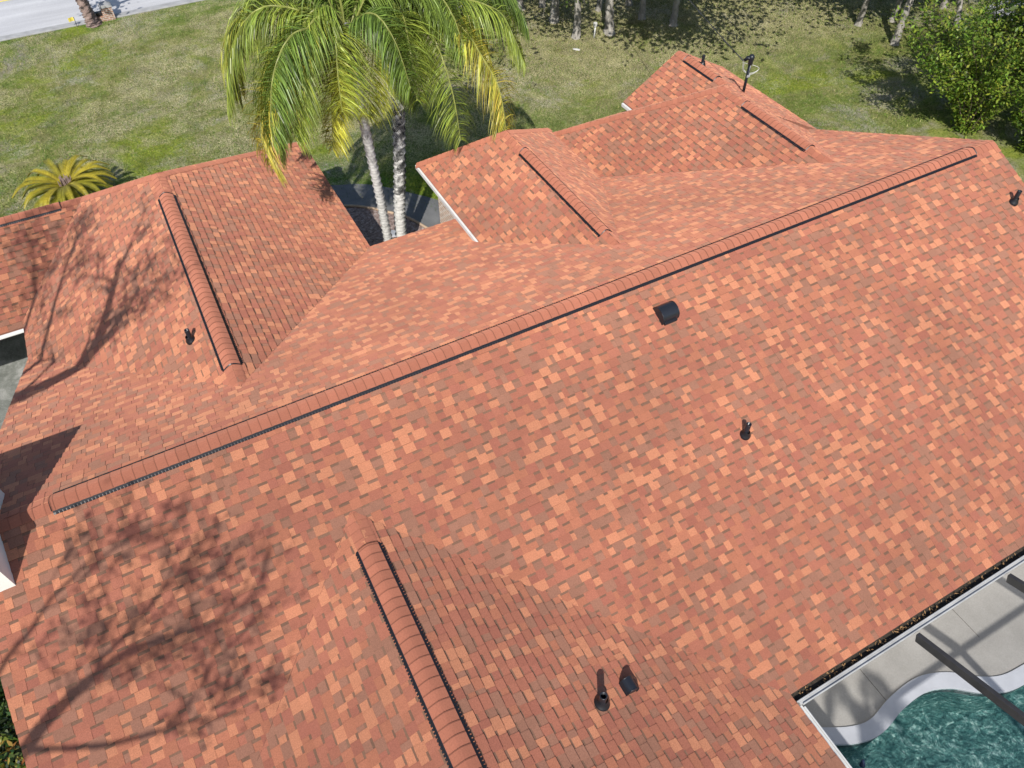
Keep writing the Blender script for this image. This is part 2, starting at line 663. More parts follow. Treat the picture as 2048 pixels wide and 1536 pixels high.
def pick():
    r = rng.random() * PCUM[-1]
    for (c, _), k in zip(PAL, PCUM):
        if r <= k:
            break
    f = rng.uniform(0.93, 1.07)
    return tuple(x * f for x in c)


def shingle(pl, name='roof_slope', parent=None, label=None):
    uvp = [pl.uv(x, y) for x, y in pl.poly]
    area = sum(uvp[i][0] * uvp[(i + 1) % len(uvp)][1] - uvp[(i + 1) % len(uvp)][0] * uvp[i][1] for i in range(len(uvp)))
    if area < 0:
        uvp = uvp[::-1]
    H = []
    for i in range(len(uvp)):
        (x0, y0), (x1, y1) = uvp[i], uvp[(i + 1) % len(uvp)]
        a, b = y1 - y0, -(x1 - x0)
        l = math.hypot(a, b)
        H.append((a / l, b / l, (a * x0 + b * y0) / l))
    us, vs = [p[0] for p in uvp], [p[1] for p in uvp]
    mb = MB()
    # decking with the fascia edge below the shingles
    top = [pl.pt(u, v, -0.002) for u, v in uvp]
    bot = [p - Vector((0, 0, 0.15)) for p in top]
    mb.poly(top, (0.12, 0.05, 0.035))
    mb.poly(bot[::-1], (0.30, 0.26, 0.22))
    for i in range(len(top)):
        j = (i + 1) % len(top)
        mb.poly([bot[i], bot[j], top[j], top[i]], (0.20, 0.085, 0.055))
    k, v0 = 0, min(vs)

    def seg(u0, u1, va, vb, h0, h1, col, sides):
        q = [(u0, va), (u1, va), (u1, vb), (u0, vb)]
        inside = all(a * p[0] + b * p[1] <= c for (a, b, c) in H for p in q)
        if not inside:
            q = clip(q, H)
            if len(q) < 3:
                return
        hh = [h0 + (h1 - h0) * (p[1] - va) / (vb - va) for p in q]
        tp = [pl.pt(p[0], p[1], h) for p, h in zip(q, hh)]
        mb.poly(tp, col)
        n = len(q)
        dk = tuple(x * 0.42 for x in col)  # edge faces darkened in colour to deepen the shade lines between courses
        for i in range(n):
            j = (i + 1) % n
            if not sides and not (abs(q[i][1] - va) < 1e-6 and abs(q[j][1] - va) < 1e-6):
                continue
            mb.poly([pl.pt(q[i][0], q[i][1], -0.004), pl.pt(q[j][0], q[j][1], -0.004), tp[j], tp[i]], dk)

    while v0 < max(vs):
        v1 = v0 + EXPO
        # u range of this course
        row = clip([(min(us) - 1, v0), (max(us) + 1, v0), (max(us) + 1, v1), (min(us) - 1, v1)], H)
        if row:
            ua, ub = min(p[0] for p in row), max(p[0] for p in row)
            u = ua - rng.uniform(0, 0.3)
            raised = rng.random() < 0.5
            while u < ub:
                if raised:
                    w = rng.choice((0.09, 0.12, 0.14, 0.16, 0.18, 0.21)) * rng.uniform(0.9, 1.1)
                    nsub = 1 if w < 0.2 or rng.random() < 0.7 else 2
                    cu = u
                    for _ in range(nsub):
                        jt = rng.uniform(-0.004, 0.004)
                        seg(cu, cu + w / nsub, v0 + jt, v1, 0.0175, 0.004, pick(), True)
                        cu += w / nsub
                else:
                    w = rng.choice((0.07, 0.10, 0.12, 0.14, 0.16)) * rng.uniform(0.9, 1.1)
                    c = pick()
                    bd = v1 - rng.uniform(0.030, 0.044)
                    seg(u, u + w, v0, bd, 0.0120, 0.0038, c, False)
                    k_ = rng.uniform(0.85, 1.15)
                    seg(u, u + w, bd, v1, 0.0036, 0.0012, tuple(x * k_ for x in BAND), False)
                u += w
                raised = not raised
        v0 = v1
        k += 1
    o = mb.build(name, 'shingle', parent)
    if label:
        o['label'] = label
    return o


house = empty('house', (0, 0, 0), 'large single storey house under a rambling red and orange shingle roof with black ridge vents', 'house')

# main roof
main_rear = plane_dir(RZ, 0, 0, (0, -1), PR, [(XL, YB), (XR, YB), (XR, 0), (XL, 0)])
main_front = plane_dir(RZ, 0, 0, (0, 1), PF, [(XL, 0), (XR, 0), (XR, YF), (XL, YF)])
# wing on the left, its front end hipped
X1, Y1, G1, P1 = -0.265, 1.403, 8.174, 0.6237
Z1 = RZ - PF * Y1
L1, R1 = 3.752, 3.843
XJ, YG = X1 - 1.73, G1 + 1.73
ZG = Z1 - P1 * 1.73
lw_left = plane_dir(Z1, X1, 0, (-1, 0), P1, [(X1, 0.9), (X1, G1), (XJ, YG), (X1 - L1, YG - 2.05), (X1 - L1, 0.9)])
lw_right = plane_dir(Z1, X1, 0, (1, 0), P1, [(X1, 0.9), (X1 + R1, 0.9), (X1 + R1, G1 + R1), (X1, G1)])
lw_front = plane_dir(Z1, 0, G1, (0, 1), P1, [(X1, G1), (X1 + R1, G1 + R1), (-13.0, G1 + R1), (-13.0, YG), (XJ, YG)])
gar_rear = plane_dir(ZG, 0, YG, (0, -1), P1, [(-13.0, YG - 2.15), (X1 - L1 + 0.15, YG - 2.15), (XJ, YG), (-13.0, YG)])
# low hipped wing beside the palms
X3, Y3, G3, P3, L3 = 7.075, 1.533, 6.207, 0.772, 1.649
Z3 = RZ - PF * Y3
XV = 9.828
cw_left = plane_dir(Z3, X3, 0, (-1, 0), P3, [(X3, 1.0), (X3, G3), (X3 - L3, G3 + L3), (X3 - L3, 1.0)])
cw_right = plane_dir(Z3, X3, 0, (1, 0), P3, [(X3, 1.0), (XV, 1.0), (XV, G3 + XV - X3), (X3, G3)])
cw_front = plane_dir(Z3, 0, G3, (0, 1), P3, [(X3, G3), (XV, G3 + XV - X3), (X3 - L3, G3 + L3)])
# wing on the right
X4, Y4, G4, P4 = 12.862, 1.827, 5.639, 0.6565
Z4 = RZ - PF * Y4
P4R, R4 = 0.56, 2.75
rw_left = plane_dir(Z4, X4, 0, (-1, 0), P4, [(X4, 1.0), (X4, G4), (XV, G4 + X4 - XV), (XV, 1.0)])
rw_right = plane_dir(Z4, X4, 0, (1, 0), P4R, [(X4, 1.0), (X4 + R4, 4.15), (X4 + R4, G4 + 2.3), (X4, G4)])
rw_front = plane_dir(Z4, 0, G4, (0, 1), P4, [(X4, G4), (X4 + R4, G4 + 2.3), (X4 + R4, G4 + X4 - XV), (XV, G4 + X4 - XV)])
# far gable beyond it
X5, Z5, G5, P5, L5 = 13.692, RZ - 1.292, 8.475, 0.629, 1.699
P5R, R5 = 0.5, 1.75
t_left = plane_dir(Z5, X5, 0, (-1, 0), P5, [(X5, 4.5), (X5, G5), (X5 - L5, G5), (X5 - L5, 4.5)])
t_right = plane_dir(Z5, X5, 0, (1, 0), P5R, [(X5, 4.5), (X5 + R5, 4.5), (X5 + R5, G5), (X5, G5)])
# wing toward the pool
X2, Y2, P2, R22 = 0.522, -1.562, 0.4432, 4.643
Z2 = RZ + PR * Y2
YE = -10.5
bw_left = plane_dir(Z2, X2, 0, (-1, 0), P2, [(X2, -0.9), (X2 - R22, -0.9), (X2 - R22, YE), (X2, YE)])
bw_right = plane_dir(Z2, X2, 0, (1, 0), P2, [(X2, YE), (X2 + R22, YE), (X2 + R22, -0.9), (X2, -0.9)])
for pl in (main_rear, main_front, lw_left, lw_right, lw_front, gar_rear, cw_left, cw_right, cw_front, rw_left, rw_right, rw_front,
           t_left, t_right, bw_left, bw_right):
    shingle(pl, 'roof_slope', house)

CAPC = (0.368, 0.136, 0.083)


def cap_line(A, B, nL, nR, parent, name, w=0.15, h=0.016, vent=False, lift=0.006):
    """overlapping cap shingles bent over the line A-B; butts face B"""
    A, B = Vector(A), Vector(B)
    t = (B - A).normalized()
    Ln = (B - A).length
    up = (nL + nR).normalized()
    cL, cR = t.cross(nL), t.cross(nR)
    if cL.dot(nR) < 0:
        pass
    # make both run away from the line, downhill
    if cL.z > 0 or (abs(cL.z) < 1e-6):
        cL = -cL
    if cR.z > 0:
        cR = -cR
    S = [-1, -0.8, -0.6, -0.4, -0.2, 0, 0.2, 0.4, 0.6, 0.8, 1]
    e = 0.40 if vent else 0.22

    def section(s_along, lift):
        out = []
        for s in S:
            r = math.sqrt(s * s + e * e)
            a, b = (r - s) / 2, (r + s) / 2
            sc = 2 * w / (math.sqrt(1 + e * e) + 1)
            ed = (0.54 + 0.46 * (1 - abs(s))) if vent else (0.72 if abs(s) == 1 else 1.0)
            nn = (nL * a + nR * b).normalized()
            out.append(A + t * s_along + cL * (a * sc) + cR * (b * sc) + nn * (h * ed) + up * lift)
        return out
    mb = MB()
    s = 0.0
    while s < Ln - 0.02:
        s2 = min(s + EXPO, Ln)
        s0 = max(s - 0.03, 0.0)
        f = rng.uniform(0.92, 1.08)
        col = tuple(x * f for x in CAPC)
        a, b = section(s0, 0.0), section(s2, 0.009 if vent else lift)
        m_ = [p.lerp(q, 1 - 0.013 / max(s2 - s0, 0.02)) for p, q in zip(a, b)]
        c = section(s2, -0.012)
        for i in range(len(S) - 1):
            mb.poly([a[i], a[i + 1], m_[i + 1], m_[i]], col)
            mb.poly([m_[i], m_[i + 1], b[i + 1], b[i]], tuple(x * (0.62 if vent else 0.85) for x in col))  # worn end strip and butt coloured darker to draw the step's shade
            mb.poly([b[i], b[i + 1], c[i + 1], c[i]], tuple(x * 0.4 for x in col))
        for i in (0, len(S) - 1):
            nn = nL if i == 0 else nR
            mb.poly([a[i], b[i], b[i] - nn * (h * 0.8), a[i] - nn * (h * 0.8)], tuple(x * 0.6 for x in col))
        s = s2
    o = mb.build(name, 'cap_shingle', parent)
    if vent:
        for sgn, c, nn in ((-1, cL, nL), (1, cR, nR)):
            bf = MB()
            he = h * 0.54
            edge0 = section(0, 0)[0 if sgn < 0 else -1]
            edge1 = section(Ln, 0)[0 if sgn < 0 else -1]
            tt = (edge1 - edge0).normalized()
            n_fin = int(Ln / 0.045)
            # continuous lip, then fins standing proud of it
            for (o0, o1, zf) in ((-0.03, 0.026, 0.95), (0.024, 0.050, 0.6)):
                p = [edge0 + c * o0 - nn * 0.003, edge0 + c * o1 - nn * he * (1 - zf * 0.85), edge0 + c * o1 - nn * he, edge0 + c * o0 - nn * he]
                q = [x + tt * (edge1 - edge0).length for x in p]
                for i in range(4):
                    bf.poly([p[i], p[(i + 1) % 4], q[(i + 1) % 4], q[i]])
                bf.poly(p[::-1])
                bf.poly(q)
            for kf in range(n_fin):
                ctr = edge0 + tt * (0.03 + kf * 0.045) + c * 0.038 - nn * (he * 0.45)
                rot = Matrix((tt, c, nn)).transposed()
                bf.box(ctr, (0.026, 0.030, he * 0.9), rot)
            bf.build('vent_baffle', 'black_plastic', o)
        # dark open ends under the arch
        for sa in (-0.014, Ln + 0.002):
            ep = MB()
            top = section(sa, 0.003)
            low = []
            for s_, nn in zip(S, [nL] * 5 + [up] + [nR] * 5):
                r = abs(s_)
                cc = cL if s_ < 0 else cR
                low.append(A + t * sa + cc * (r * w * 0.96) + nn * 0.004)
            for i in range(len(S) - 1):
                ep.poly([low[i], low[i + 1], top[i + 1], top[i]])
                ep.poly([top[i] + t * 0.012, top[i + 1] + t * 0.012, top[i + 1] + up * 0.012, top[i] + up * 0.012])
            ep.build('vent_end', 'black_plastic', o)
    return o


HV = 0.052
yA = Vector((0, 1, 0))
nmr, nmf = main_rear.n, main_front.n
# main ridge: plain caps at both ends, vent along the middle
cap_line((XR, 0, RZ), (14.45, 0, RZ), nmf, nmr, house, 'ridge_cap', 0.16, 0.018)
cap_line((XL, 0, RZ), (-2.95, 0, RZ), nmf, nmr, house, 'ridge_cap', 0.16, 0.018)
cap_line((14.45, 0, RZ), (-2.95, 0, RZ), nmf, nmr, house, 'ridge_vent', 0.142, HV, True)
# left wing ridge
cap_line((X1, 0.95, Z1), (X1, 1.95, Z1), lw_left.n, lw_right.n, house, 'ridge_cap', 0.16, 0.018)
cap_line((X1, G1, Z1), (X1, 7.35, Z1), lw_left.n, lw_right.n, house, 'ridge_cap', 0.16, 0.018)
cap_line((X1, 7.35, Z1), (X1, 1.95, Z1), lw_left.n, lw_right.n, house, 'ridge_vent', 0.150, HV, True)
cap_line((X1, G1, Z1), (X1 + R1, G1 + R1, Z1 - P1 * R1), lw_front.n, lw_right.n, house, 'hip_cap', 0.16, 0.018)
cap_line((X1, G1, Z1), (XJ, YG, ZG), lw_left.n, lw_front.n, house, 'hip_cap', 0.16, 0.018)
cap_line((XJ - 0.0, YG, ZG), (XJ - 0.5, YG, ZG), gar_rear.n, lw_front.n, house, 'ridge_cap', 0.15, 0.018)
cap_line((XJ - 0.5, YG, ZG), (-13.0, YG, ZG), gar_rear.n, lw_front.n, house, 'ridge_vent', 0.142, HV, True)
# low wing
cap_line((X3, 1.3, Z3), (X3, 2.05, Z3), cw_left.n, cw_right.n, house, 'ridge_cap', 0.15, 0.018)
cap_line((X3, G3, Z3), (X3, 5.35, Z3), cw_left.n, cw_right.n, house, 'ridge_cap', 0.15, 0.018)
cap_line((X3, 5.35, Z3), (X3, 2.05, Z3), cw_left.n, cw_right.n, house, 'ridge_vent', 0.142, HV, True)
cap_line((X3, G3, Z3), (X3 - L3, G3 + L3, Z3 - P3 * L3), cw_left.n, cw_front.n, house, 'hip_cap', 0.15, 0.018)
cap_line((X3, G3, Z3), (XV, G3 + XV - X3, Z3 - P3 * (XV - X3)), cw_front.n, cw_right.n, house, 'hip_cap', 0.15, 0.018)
# right wing
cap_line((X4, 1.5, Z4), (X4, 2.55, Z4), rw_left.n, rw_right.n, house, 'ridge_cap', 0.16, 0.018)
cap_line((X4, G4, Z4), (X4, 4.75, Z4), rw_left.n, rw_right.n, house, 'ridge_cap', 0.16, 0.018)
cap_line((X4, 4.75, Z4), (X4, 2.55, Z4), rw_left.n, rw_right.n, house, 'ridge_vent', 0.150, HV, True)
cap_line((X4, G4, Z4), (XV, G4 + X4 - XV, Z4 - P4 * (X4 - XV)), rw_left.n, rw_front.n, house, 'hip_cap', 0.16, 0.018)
# far gable
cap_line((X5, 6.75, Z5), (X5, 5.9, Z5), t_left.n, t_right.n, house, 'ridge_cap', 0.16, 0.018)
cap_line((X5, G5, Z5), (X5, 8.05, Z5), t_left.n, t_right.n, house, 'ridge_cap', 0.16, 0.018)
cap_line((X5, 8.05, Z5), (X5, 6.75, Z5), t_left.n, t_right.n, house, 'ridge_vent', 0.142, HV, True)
# wing toward the pool
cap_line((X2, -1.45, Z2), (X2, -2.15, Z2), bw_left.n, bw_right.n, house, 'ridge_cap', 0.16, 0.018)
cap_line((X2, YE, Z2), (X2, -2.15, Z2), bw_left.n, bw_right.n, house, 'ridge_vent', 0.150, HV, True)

# cut shingle edges along the valleys
def valley(pa, pb, na, nb):
    mb = MB()
    pa, pb = Vector(pa), Vector(pb)
    n_ = (na + nb).normalized()
    N = 24
    pts = [pa.lerp(pb, i / N) + n_ * 0.012 + Vector((rng.uniform(-.006, .006), rng.uniform(-.006, .006), 0)) for i in range(N + 1)]
    mb.tube(pts, 0.004, 5, (0.18, 0.075, 0.05))
    mb.build('valley_edge', 'cap_shingle', house)


valley((X1, Y1, Z1), (X1 + R1, YF, main_front.z(0, YF)), lw_right.n, nmf)
valley((X2, Y2, Z2), (X2 - 4.4, Y2 - 4.4 * P2 / PR, Z2 - 4.4 * P2), bw_left.n, nmr)
valley((XJ, YG, ZG), (X1 - L1, YG - 2.03, ZG - P1 * 2.03), lw_left.n, gar_rear.n)
valley((X4, Y4, Z4), (XV, Y4 + (X4 - XV) * P4 / PF, Z4 - (X4 - XV) * P4), rw_left.n, nmf)

# gutters (white) along three eaves and the dark one by the pool
g = MB()
xg, zg = X3 - L3, Z3 - P3 * L3
g.box((xg - 0.024, (4.25 + G3 + L3) / 2, zg - 0.085), (0.048, G3 + L3 - 4.25, 0.11), None, (1, 1, 1), 0.012)
g.build('gutter', 'gutter_white', house)['label'] = 'white eave gutter above the brick wall'
g = MB()
zgr = ZG - P1 * 2.15
g.box((-8.5, YG - 2.15 - 0.03, zgr - 0.06), (9.0, 0.06, 0.07), None, (1, 1, 1), 0.012)
g.build('gutter', 'gutter_white', house)['label'] = 'white eave gutter above the stained driveway'
g = MB()
g.box((X5 - L5 - 0.03, (4.9 + G5) / 2, Z5 - P5 * L5 - 0.07), (0.06, G5 - 4.9, 0.1), None, (1, 1, 1), 0.012)
g.build('gutter', 'gutter_white', house)['label'] = 'white eave gutter of the far gable'
g = MB()
ze = RZ + PR * YB
g.box((10.2, YB - 0.055, ze - 0.10), (10.1, 0.11, 0.06), None, (1, 1, 1))
g.box((10.2, YB - 0.004, ze - 0.06), (10.1, 0.008, 0.10), None, (1, 1, 1))
gut = g.build('gutter', 'dark_debris', house)
gut['label'] = 'dark gutter clogged with dead leaves beside the pool frame'
g = MB()
for i in range(420):
    x = 5.2 + 9.8 * rng.random()
    if rng.random() > 0.35 + 0.65 * math.exp(-((x - 7.2) / 1.6) ** 2):
        continue
    p = Vector((x, YB - 0.02 - 0.09 * rng.random(), ze - 0.055 + 0.03 * rng.random()))
    d = Vector((rng.uniform(-1, 1), rng.uniform(-1, 1), rng.uniform(-.3, .5))).normalized() * rng.uniform(0.015, 0.035)
    s_ = Vector((-d.y, d.x, rng.uniform(-.01, .01))) * 0.35
    g.poly([p - d, p + s_, p + d, p - s_])
g.build('leaf_litter', 'dead_leaf', gut)['kind'] = 'stuff'

# walls: simple shells under the eaves
def wall_run(pts, z0, z1, th=0.2, mat='stucco', label=None):
    for (x0, y0), (x1, y1) in zip(pts[:-1], pts[1:]):
        mb = MB()
        cx, cy = (x0 + x1) / 2, (y0 + y1) / 2
        dx, dy = abs(x1 - x0), abs(y1 - y0)
        mb.box((cx, cy, (z0 + z1) / 2), (dx + th if dx else th, dy - th if dy else th, z1 - z0))
        o = mb.build('wall', mat, house)
        if label:
            o['label'] = label


wall_run([(XL + .5, YB + .5), (-3.4, YB + .5)], 0, 2.75)
wall_run([(5.0, YB + .62), (XR - .5, YB + .62), (XR - .5, 4.0)], 0, 2.72)
wall_run([(XL + .5, YB + .5), (XL + .5, 6.2)], 0, 2.35)
wall_run([(X1 + R1 - .55, 6.1), (X1 + R1 - .55, 11.4), (-12.5, 11.4)], 0, 2.4)
wall_run([(X1 + R1 - .55, 6.1), (6.3, 6.1)], 0, 2.4)
wall_run([(X4 + R4 - .5, 4.2), (X4 + R4 - .5, 8.1), (12.3, 8.1)], 0, 2.7)
wall_run([(4.7, YE), (4.7, YB + .6)], 0, 2.72)
wall_run([(X2 - R22 + .5, YE), (X2 - R22 + .5, YB + .5)], 0, 2.7)
wall_run([(6.0, 6.75), (6.0, 7.72), (12.2, 7.72)], 0, 2.72, 0.22, 'house_brick', 'tan brick wall with pale mortar under the low hipped wing')

# chimney on the left gable
ch = MB()
ch.box((-3.80, -0.045, 3.1), (0.42, 1.49, 6.2))
ch.box((-4.56, -0.045, 5.5), (1.10, 1.488, 1.398), None, (1, 1, 1), 0.02)
chim = ch.build('chimney', 'stucco', house)
chim['label'] = 'pale stucco chimney at the gable end'
cc = MB()
cc.box((-4.35, -0.045, 6.225), (1.6, 1.57, 0.05), None, (1, 1, 1), 0.01)
cc.build('chimney_cap', 'aluminium_frame', chim)


# plumbing vent pipes
def lathe(mb, prof, c, seg=20, col=(1, 1, 1), axis=None):
    """prof: list of (radius, height) along axis from c"""
    ax = (axis or Vector((0, 0, 1))).normalized()
    a = ax.orthogonal().normalized()
    b = ax.cross(a)
    c = Vector(c)
    base = len(mb.v)
    for r, h in prof:
        for k in range(seg):
            th = 2 * math.pi * k / seg
            mb.v.append(tuple(c + ax * h + a * (r * math.cos(th)) + b * (r * math.sin(th))))
    for i in range(len(prof) - 1):
        for k in range(seg):
            k2 = (k + 1) % seg
            mb.f.append((base + i * seg + k, base + i * seg + k2, base + (i + 1) * seg + k2, base + (i + 1) * seg + k))
            mb.c.append(col)


def vent_pipe(pl, x, y, h, r=0.042, label=None):
    p0 = pl.at(x, y, 0.0)
    mb = MB()
    lathe(mb, [(r, -0.1), (r, h), (r * 0.98, h + 0.004), (r * 0.76, h + 0.004), (r * 0.74, h - 0.14), (0.0, h - 0.14)], p0)
    o = mb.build('vent_pipe', 'black_metal', house, True)
    if label:
        o['label'] = label
    bt = MB()
    lathe(bt, [(r * 1.05, 0.125), (r * 1.22, 0.115), (r * 1.25, 0.09), (r * 1.95, 0.045), (r * 2.15, 0.03), (r * 2.2, 0.006), (r * 2.2, -0.02)], p0, 20, (1, 1, 1), (Vector((0, 0, 1)) * 0.55 + pl.n * 0.45))
    bt.build('pipe_boot', 'black_plastic', o, True)
    return o


vent_pipe(main_rear, 6.62, -2.85, 0.29, label='black vent pipe alone on the broad sunny slope')
vent_pipe(lw_left, -0.74, 3.16, 0.26, label='black vent pipe beside the left wing ridge vent')
vent_pipe(bw_right, 2.40, -5.21, 0.30, 0.05, label='open topped black vent pipe with flared boot')
vent_pipe(main_rear, 14.54, -1.22, 0.27, label='black vent pipe near the right gable edge')
vent_pipe(t_right, 13.85, 7.6, 0.28, label='black vent pipe behind the far gable ridge')


def exhaust_vent(pl, x, y, wid, dep, hgt, face, label):
    """dome topped black exhaust hood; `face` is its plan direction downhill"""
    d3 = (pl.at(x + face[0], y + face[1]) - pl.at(x, y)).normalized()
    s3 = d3.cross(pl.n).normalized()
    o3 = pl.at(x, y, 0.008)
    R = Matrix((s3, d3, pl.n)).transposed()
    fl = MB()
    fl.box(o3 + pl.n * 0.004, (wid * 1.02, dep * 1.05, 0.012), R, (1, 1, 1), 0.003)
    hood = MB()
    N = 14
    prof = []
    for i in range(N + 1):
        a = math.pi * i / N
        # rounded hood profile in the slope (d) / height (n) plane
        d_ = -math.cos(a) * dep * 0.5
        z_ = math.sin(a) ** 0.7 * hgt
        prof.append((d_ * (1.0 if z_ > 0.001 else 1.0), z_))
    L = [o3 - s3 * wid / 2 + d3 * d_ + pl.n * z_ for d_, z_ in prof]
    Rr = [o3 + s3 * wid / 2 + d3 * d_ + pl.n * z_ for d_, z_ in prof]
    for i in range(N):
        hood.poly([L[i], L[i + 1], Rr[i + 1], Rr[i]])
    hood.poly(L[::-1])
    hood.poly(Rr)
    ob = hood.build('exhaust_vent', 'black_metal', house)
    ob['label'] = label
    fl.build('base_flange', 'black_plastic', ob)
    # rolled rims along both cheeks and the throat at the open, downhill side
    for line, k_ in ((L, -0.003), (Rr, 0.003)):
        rim = MB()
        rim.tube([p + s3 * k_ for p in line], 0.007, 6)
        rim.build('hood_rim', 'black_metal', ob, True)
    th = MB()
    th.box(o3 + d3 * (dep * 0.46) + pl.n * (hgt * 0.16), (wid * 0.80, 0.10, hgt * 0.28), R, (1, 1, 1), 0.006)
    th.build('vent_throat', 'black_plastic', ob)
    return ob


exhaust_vent(main_rear, 6.42, -0.70, 0.31, 0.31, 0.19, (0, -1), 'large black dome exhaust hood on the broad sunny slope')
exhaust_vent(bw_right, 2.86, -5.16, 0.17, 0.19, 0.14, (1, 0), 'small black exhaust hood beside the open vent pipe')

# electric service mast
mp = t_right.at(13.92, 5.95, 0)
ms = MB()
ms.tube([mp + Vector((0, 0, -0.3)), mp + Vector((0, 0, 0.85))], 0.042, 14)
mast = ms.build('service_mast', 'black_metal', house, True)
wh = MB()
hd = mp + Vector((0, 0, 0.85))
lathe(wh, [(0.05, -0.10), (0.062, -0.09), (0.062, 0.0), (0.07, 0.03), (0.075, 0.09), (0.055, 0.14), (0.0, 0.155)], hd)
wh.tube([hd + Vector((0, 0, 0.07)), hd + Vector((-0.09, 0.05, 0.06)), hd + Vector((-0.15, 0.08, 0.0))], [0.06, 0.055, 0.04], 12)
wh.build('weatherhead', 'black_metal', mast, True)
ck = MB()
ck.box(mp + Vector((0.02, 0.0, 0.45)), (0.10, 0.07, 0.07), None, (1, 1, 1), 0.01)
ck.build('wire_clamp', 'concrete_grey', mast)
ww = MB()
for off in ((0, 0), (0.02, 0.03), (-0.02, 0.015)):
    ww.tube(catmull([hd + Vector((-0.14 + off[0], 0.08 + off[1], 0.0)), hd + Vector((-0.06, 0.10, -0.28)) + Vector((off[0], off[1], 0)), hd + Vector((0.10, -0.02, -0.36 + off[0])), hd + Vector((0.24, -0.10, -0.20)), hd + Vector((-0.16, 0.12, -0.06))], 6), 0.0045, 6)
ww.build('drip_wire', 'wire_white', mast, True)

# ------------------------------------------------------------------ screen enclosure and pool
enc = empty('screen_enclosure', (5.2, -6.2, 0), 'pool screen enclosure of pale eave channels and dark bronze beams', 'screen enclosure')


def chan(a, b, wid, hgt, mat, name, bev=0.008):
    a, b = Vector(a), Vector(b)
    t = (b - a).normalized()
    s = t.cross(Vector((0, 0, 1))).normalized()
    u = s.cross(t)
    R = Matrix((t, s, u)).transposed()
    mb = MB()
    mb.box((a + b) / 2, ((b - a).length, wid, hgt), R, (1, 1, 1), bev)
    o = mb.build(name, mat)
    o.parent = enc
    o.matrix_parent_inverse = Matrix.Translation(-Vector((5.2, -6.2, 0)))
    return o


zc = 2.86
xw = X2 + R22
for off, w_, z_ in ((0.128, 0.022, 0.015), (0.160, 0.044, -0.01), (0.192, 0.020, 0.015)):
    chan((xw + off - 0.11, YB - off, zc + z_), (15.3, YB - off, zc + z_), w_, 0.06, 'aluminium_frame', 'eave_channel')
for off, w_, z_ in ((0.022, 0.022, -0.03), (0.055, 0.045, -0.05), (0.090, 0.024, -0.03)):
    chan((xw + off, YB - 0.13 - off, zc + z_), (xw + off, YE, zc + z_), w_, 0.06, 'white_metal', 'eave_channel')
RISE = 0.36
for xb in (7.47, 9.52, 11.6, 13.7):
    chan((xb, YB - 0.26, zc + 0.0), (xb, YB - 4.5, zc + 0.0 + RISE * 4.24), 0.075, 0.16, 'bronze_metal', 'roof_beam')
    chan((xb, YB - 4.5, zc + RISE * 4.24), (xb, YB - 9.0, zc + RISE * 4.24), 0.075, 0.16, 'bronze_metal', 'roof_beam')
chan((xw + 0.1, YB - 4.5, zc + RISE * 4.24), (15.3, YB - 4.5, zc + RISE * 4.24), 0.05, 0.10, 'bronze_metal', 'purlin')

outer_vis = [(6.42, -6.39), (6.60, -6.50), (7.04, -6.72), (7.46, -6.80), (8.05, -6.69), (8.75, -6.67), (9.30, -6.86), (9.75, -7.19), (10.15, -7.38), (10.69, -7.44)]
pool_rest = [(11.8, -7.5), (13.2, -8.3), (13.6, -10.2), (12.4, -12.3), (9.2, -13.0), (6.4, -12.2), (5.45, -10.0), (5.5, -7.9), (5.85, -6.75), (6.15, -6.45)]
outl = [(p.x, p.y) for p in catmull([(x, y, 0) for x, y in outer_vis + pool_rest], 6, True)]
# inner edge: offset inward by the coping width
npts = len(outl)
innl = []
for i in range(npts):
    a, b = Vector(outl[i - 1]), Vector(outl[(i + 1) % npts])
    t = (b - a).normalized()
    nrm = Vector((t.y, -t.x))
    innl.append((outl[i][0] + nrm.x * 0.27, outl[i][1] + nrm.y * 0.27))
sheet('patio', [[(4.4, -5.2), (15.6, -5.2), (15.6, -16), (4.4, -16)], outl], 0.05, 'patio_concrete', 'structure')
jt = MB()
for xj_ in (7.95, 10.4, 12.9):
    jt.box((xj_, -6.1, 0.0515), (0.006, 1.2, 0.004))
jt.build('joint', 'dark_debris')
bpy.data.objects['joint'].parent = bpy.data.objects['patio']
pool = empty('swimming_pool', (9, -9, 0), 'curved swimming pool of teal water with a pale rounded coping', 'swimming pool')
cp = MB()
for i in range(npts):
    j = (i + 1) % npts
    o0, o1, i0, i1 = outl[i], outl[j], innl[i], innl[j]
    cp.poly([(*o0, 0.075), (*o1, 0.075), (*i1, 0.075), (*i0, 0.075)])
    cp.poly([(*o1, 0.075), (*o0, 0.075), (*o0, 0.0), (*o1, 0.0)])
    cp.poly([(*i0, 0.075), (*i1, 0.075), (*i1, -0.2), (*i0, -0.2)])
o = cp.build('coping', 'coping_concrete')
o.parent = pool
o.matrix_parent_inverse = Matrix.Translation((-9, 9, 0))
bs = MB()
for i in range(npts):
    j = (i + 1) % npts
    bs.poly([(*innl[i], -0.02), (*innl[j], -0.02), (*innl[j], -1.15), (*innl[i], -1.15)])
fl_ = sheet('floor', [innl], -1.15, 'pool_plaster_glints')
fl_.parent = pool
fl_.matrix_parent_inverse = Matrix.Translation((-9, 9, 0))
o = bs.build('basin_wall', 'pool_plaster_glints')
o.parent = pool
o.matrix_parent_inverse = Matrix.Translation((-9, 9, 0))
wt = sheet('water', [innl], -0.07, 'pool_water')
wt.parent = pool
wt.matrix_parent_inverse = Matrix.Translation((-9, 9, 0))
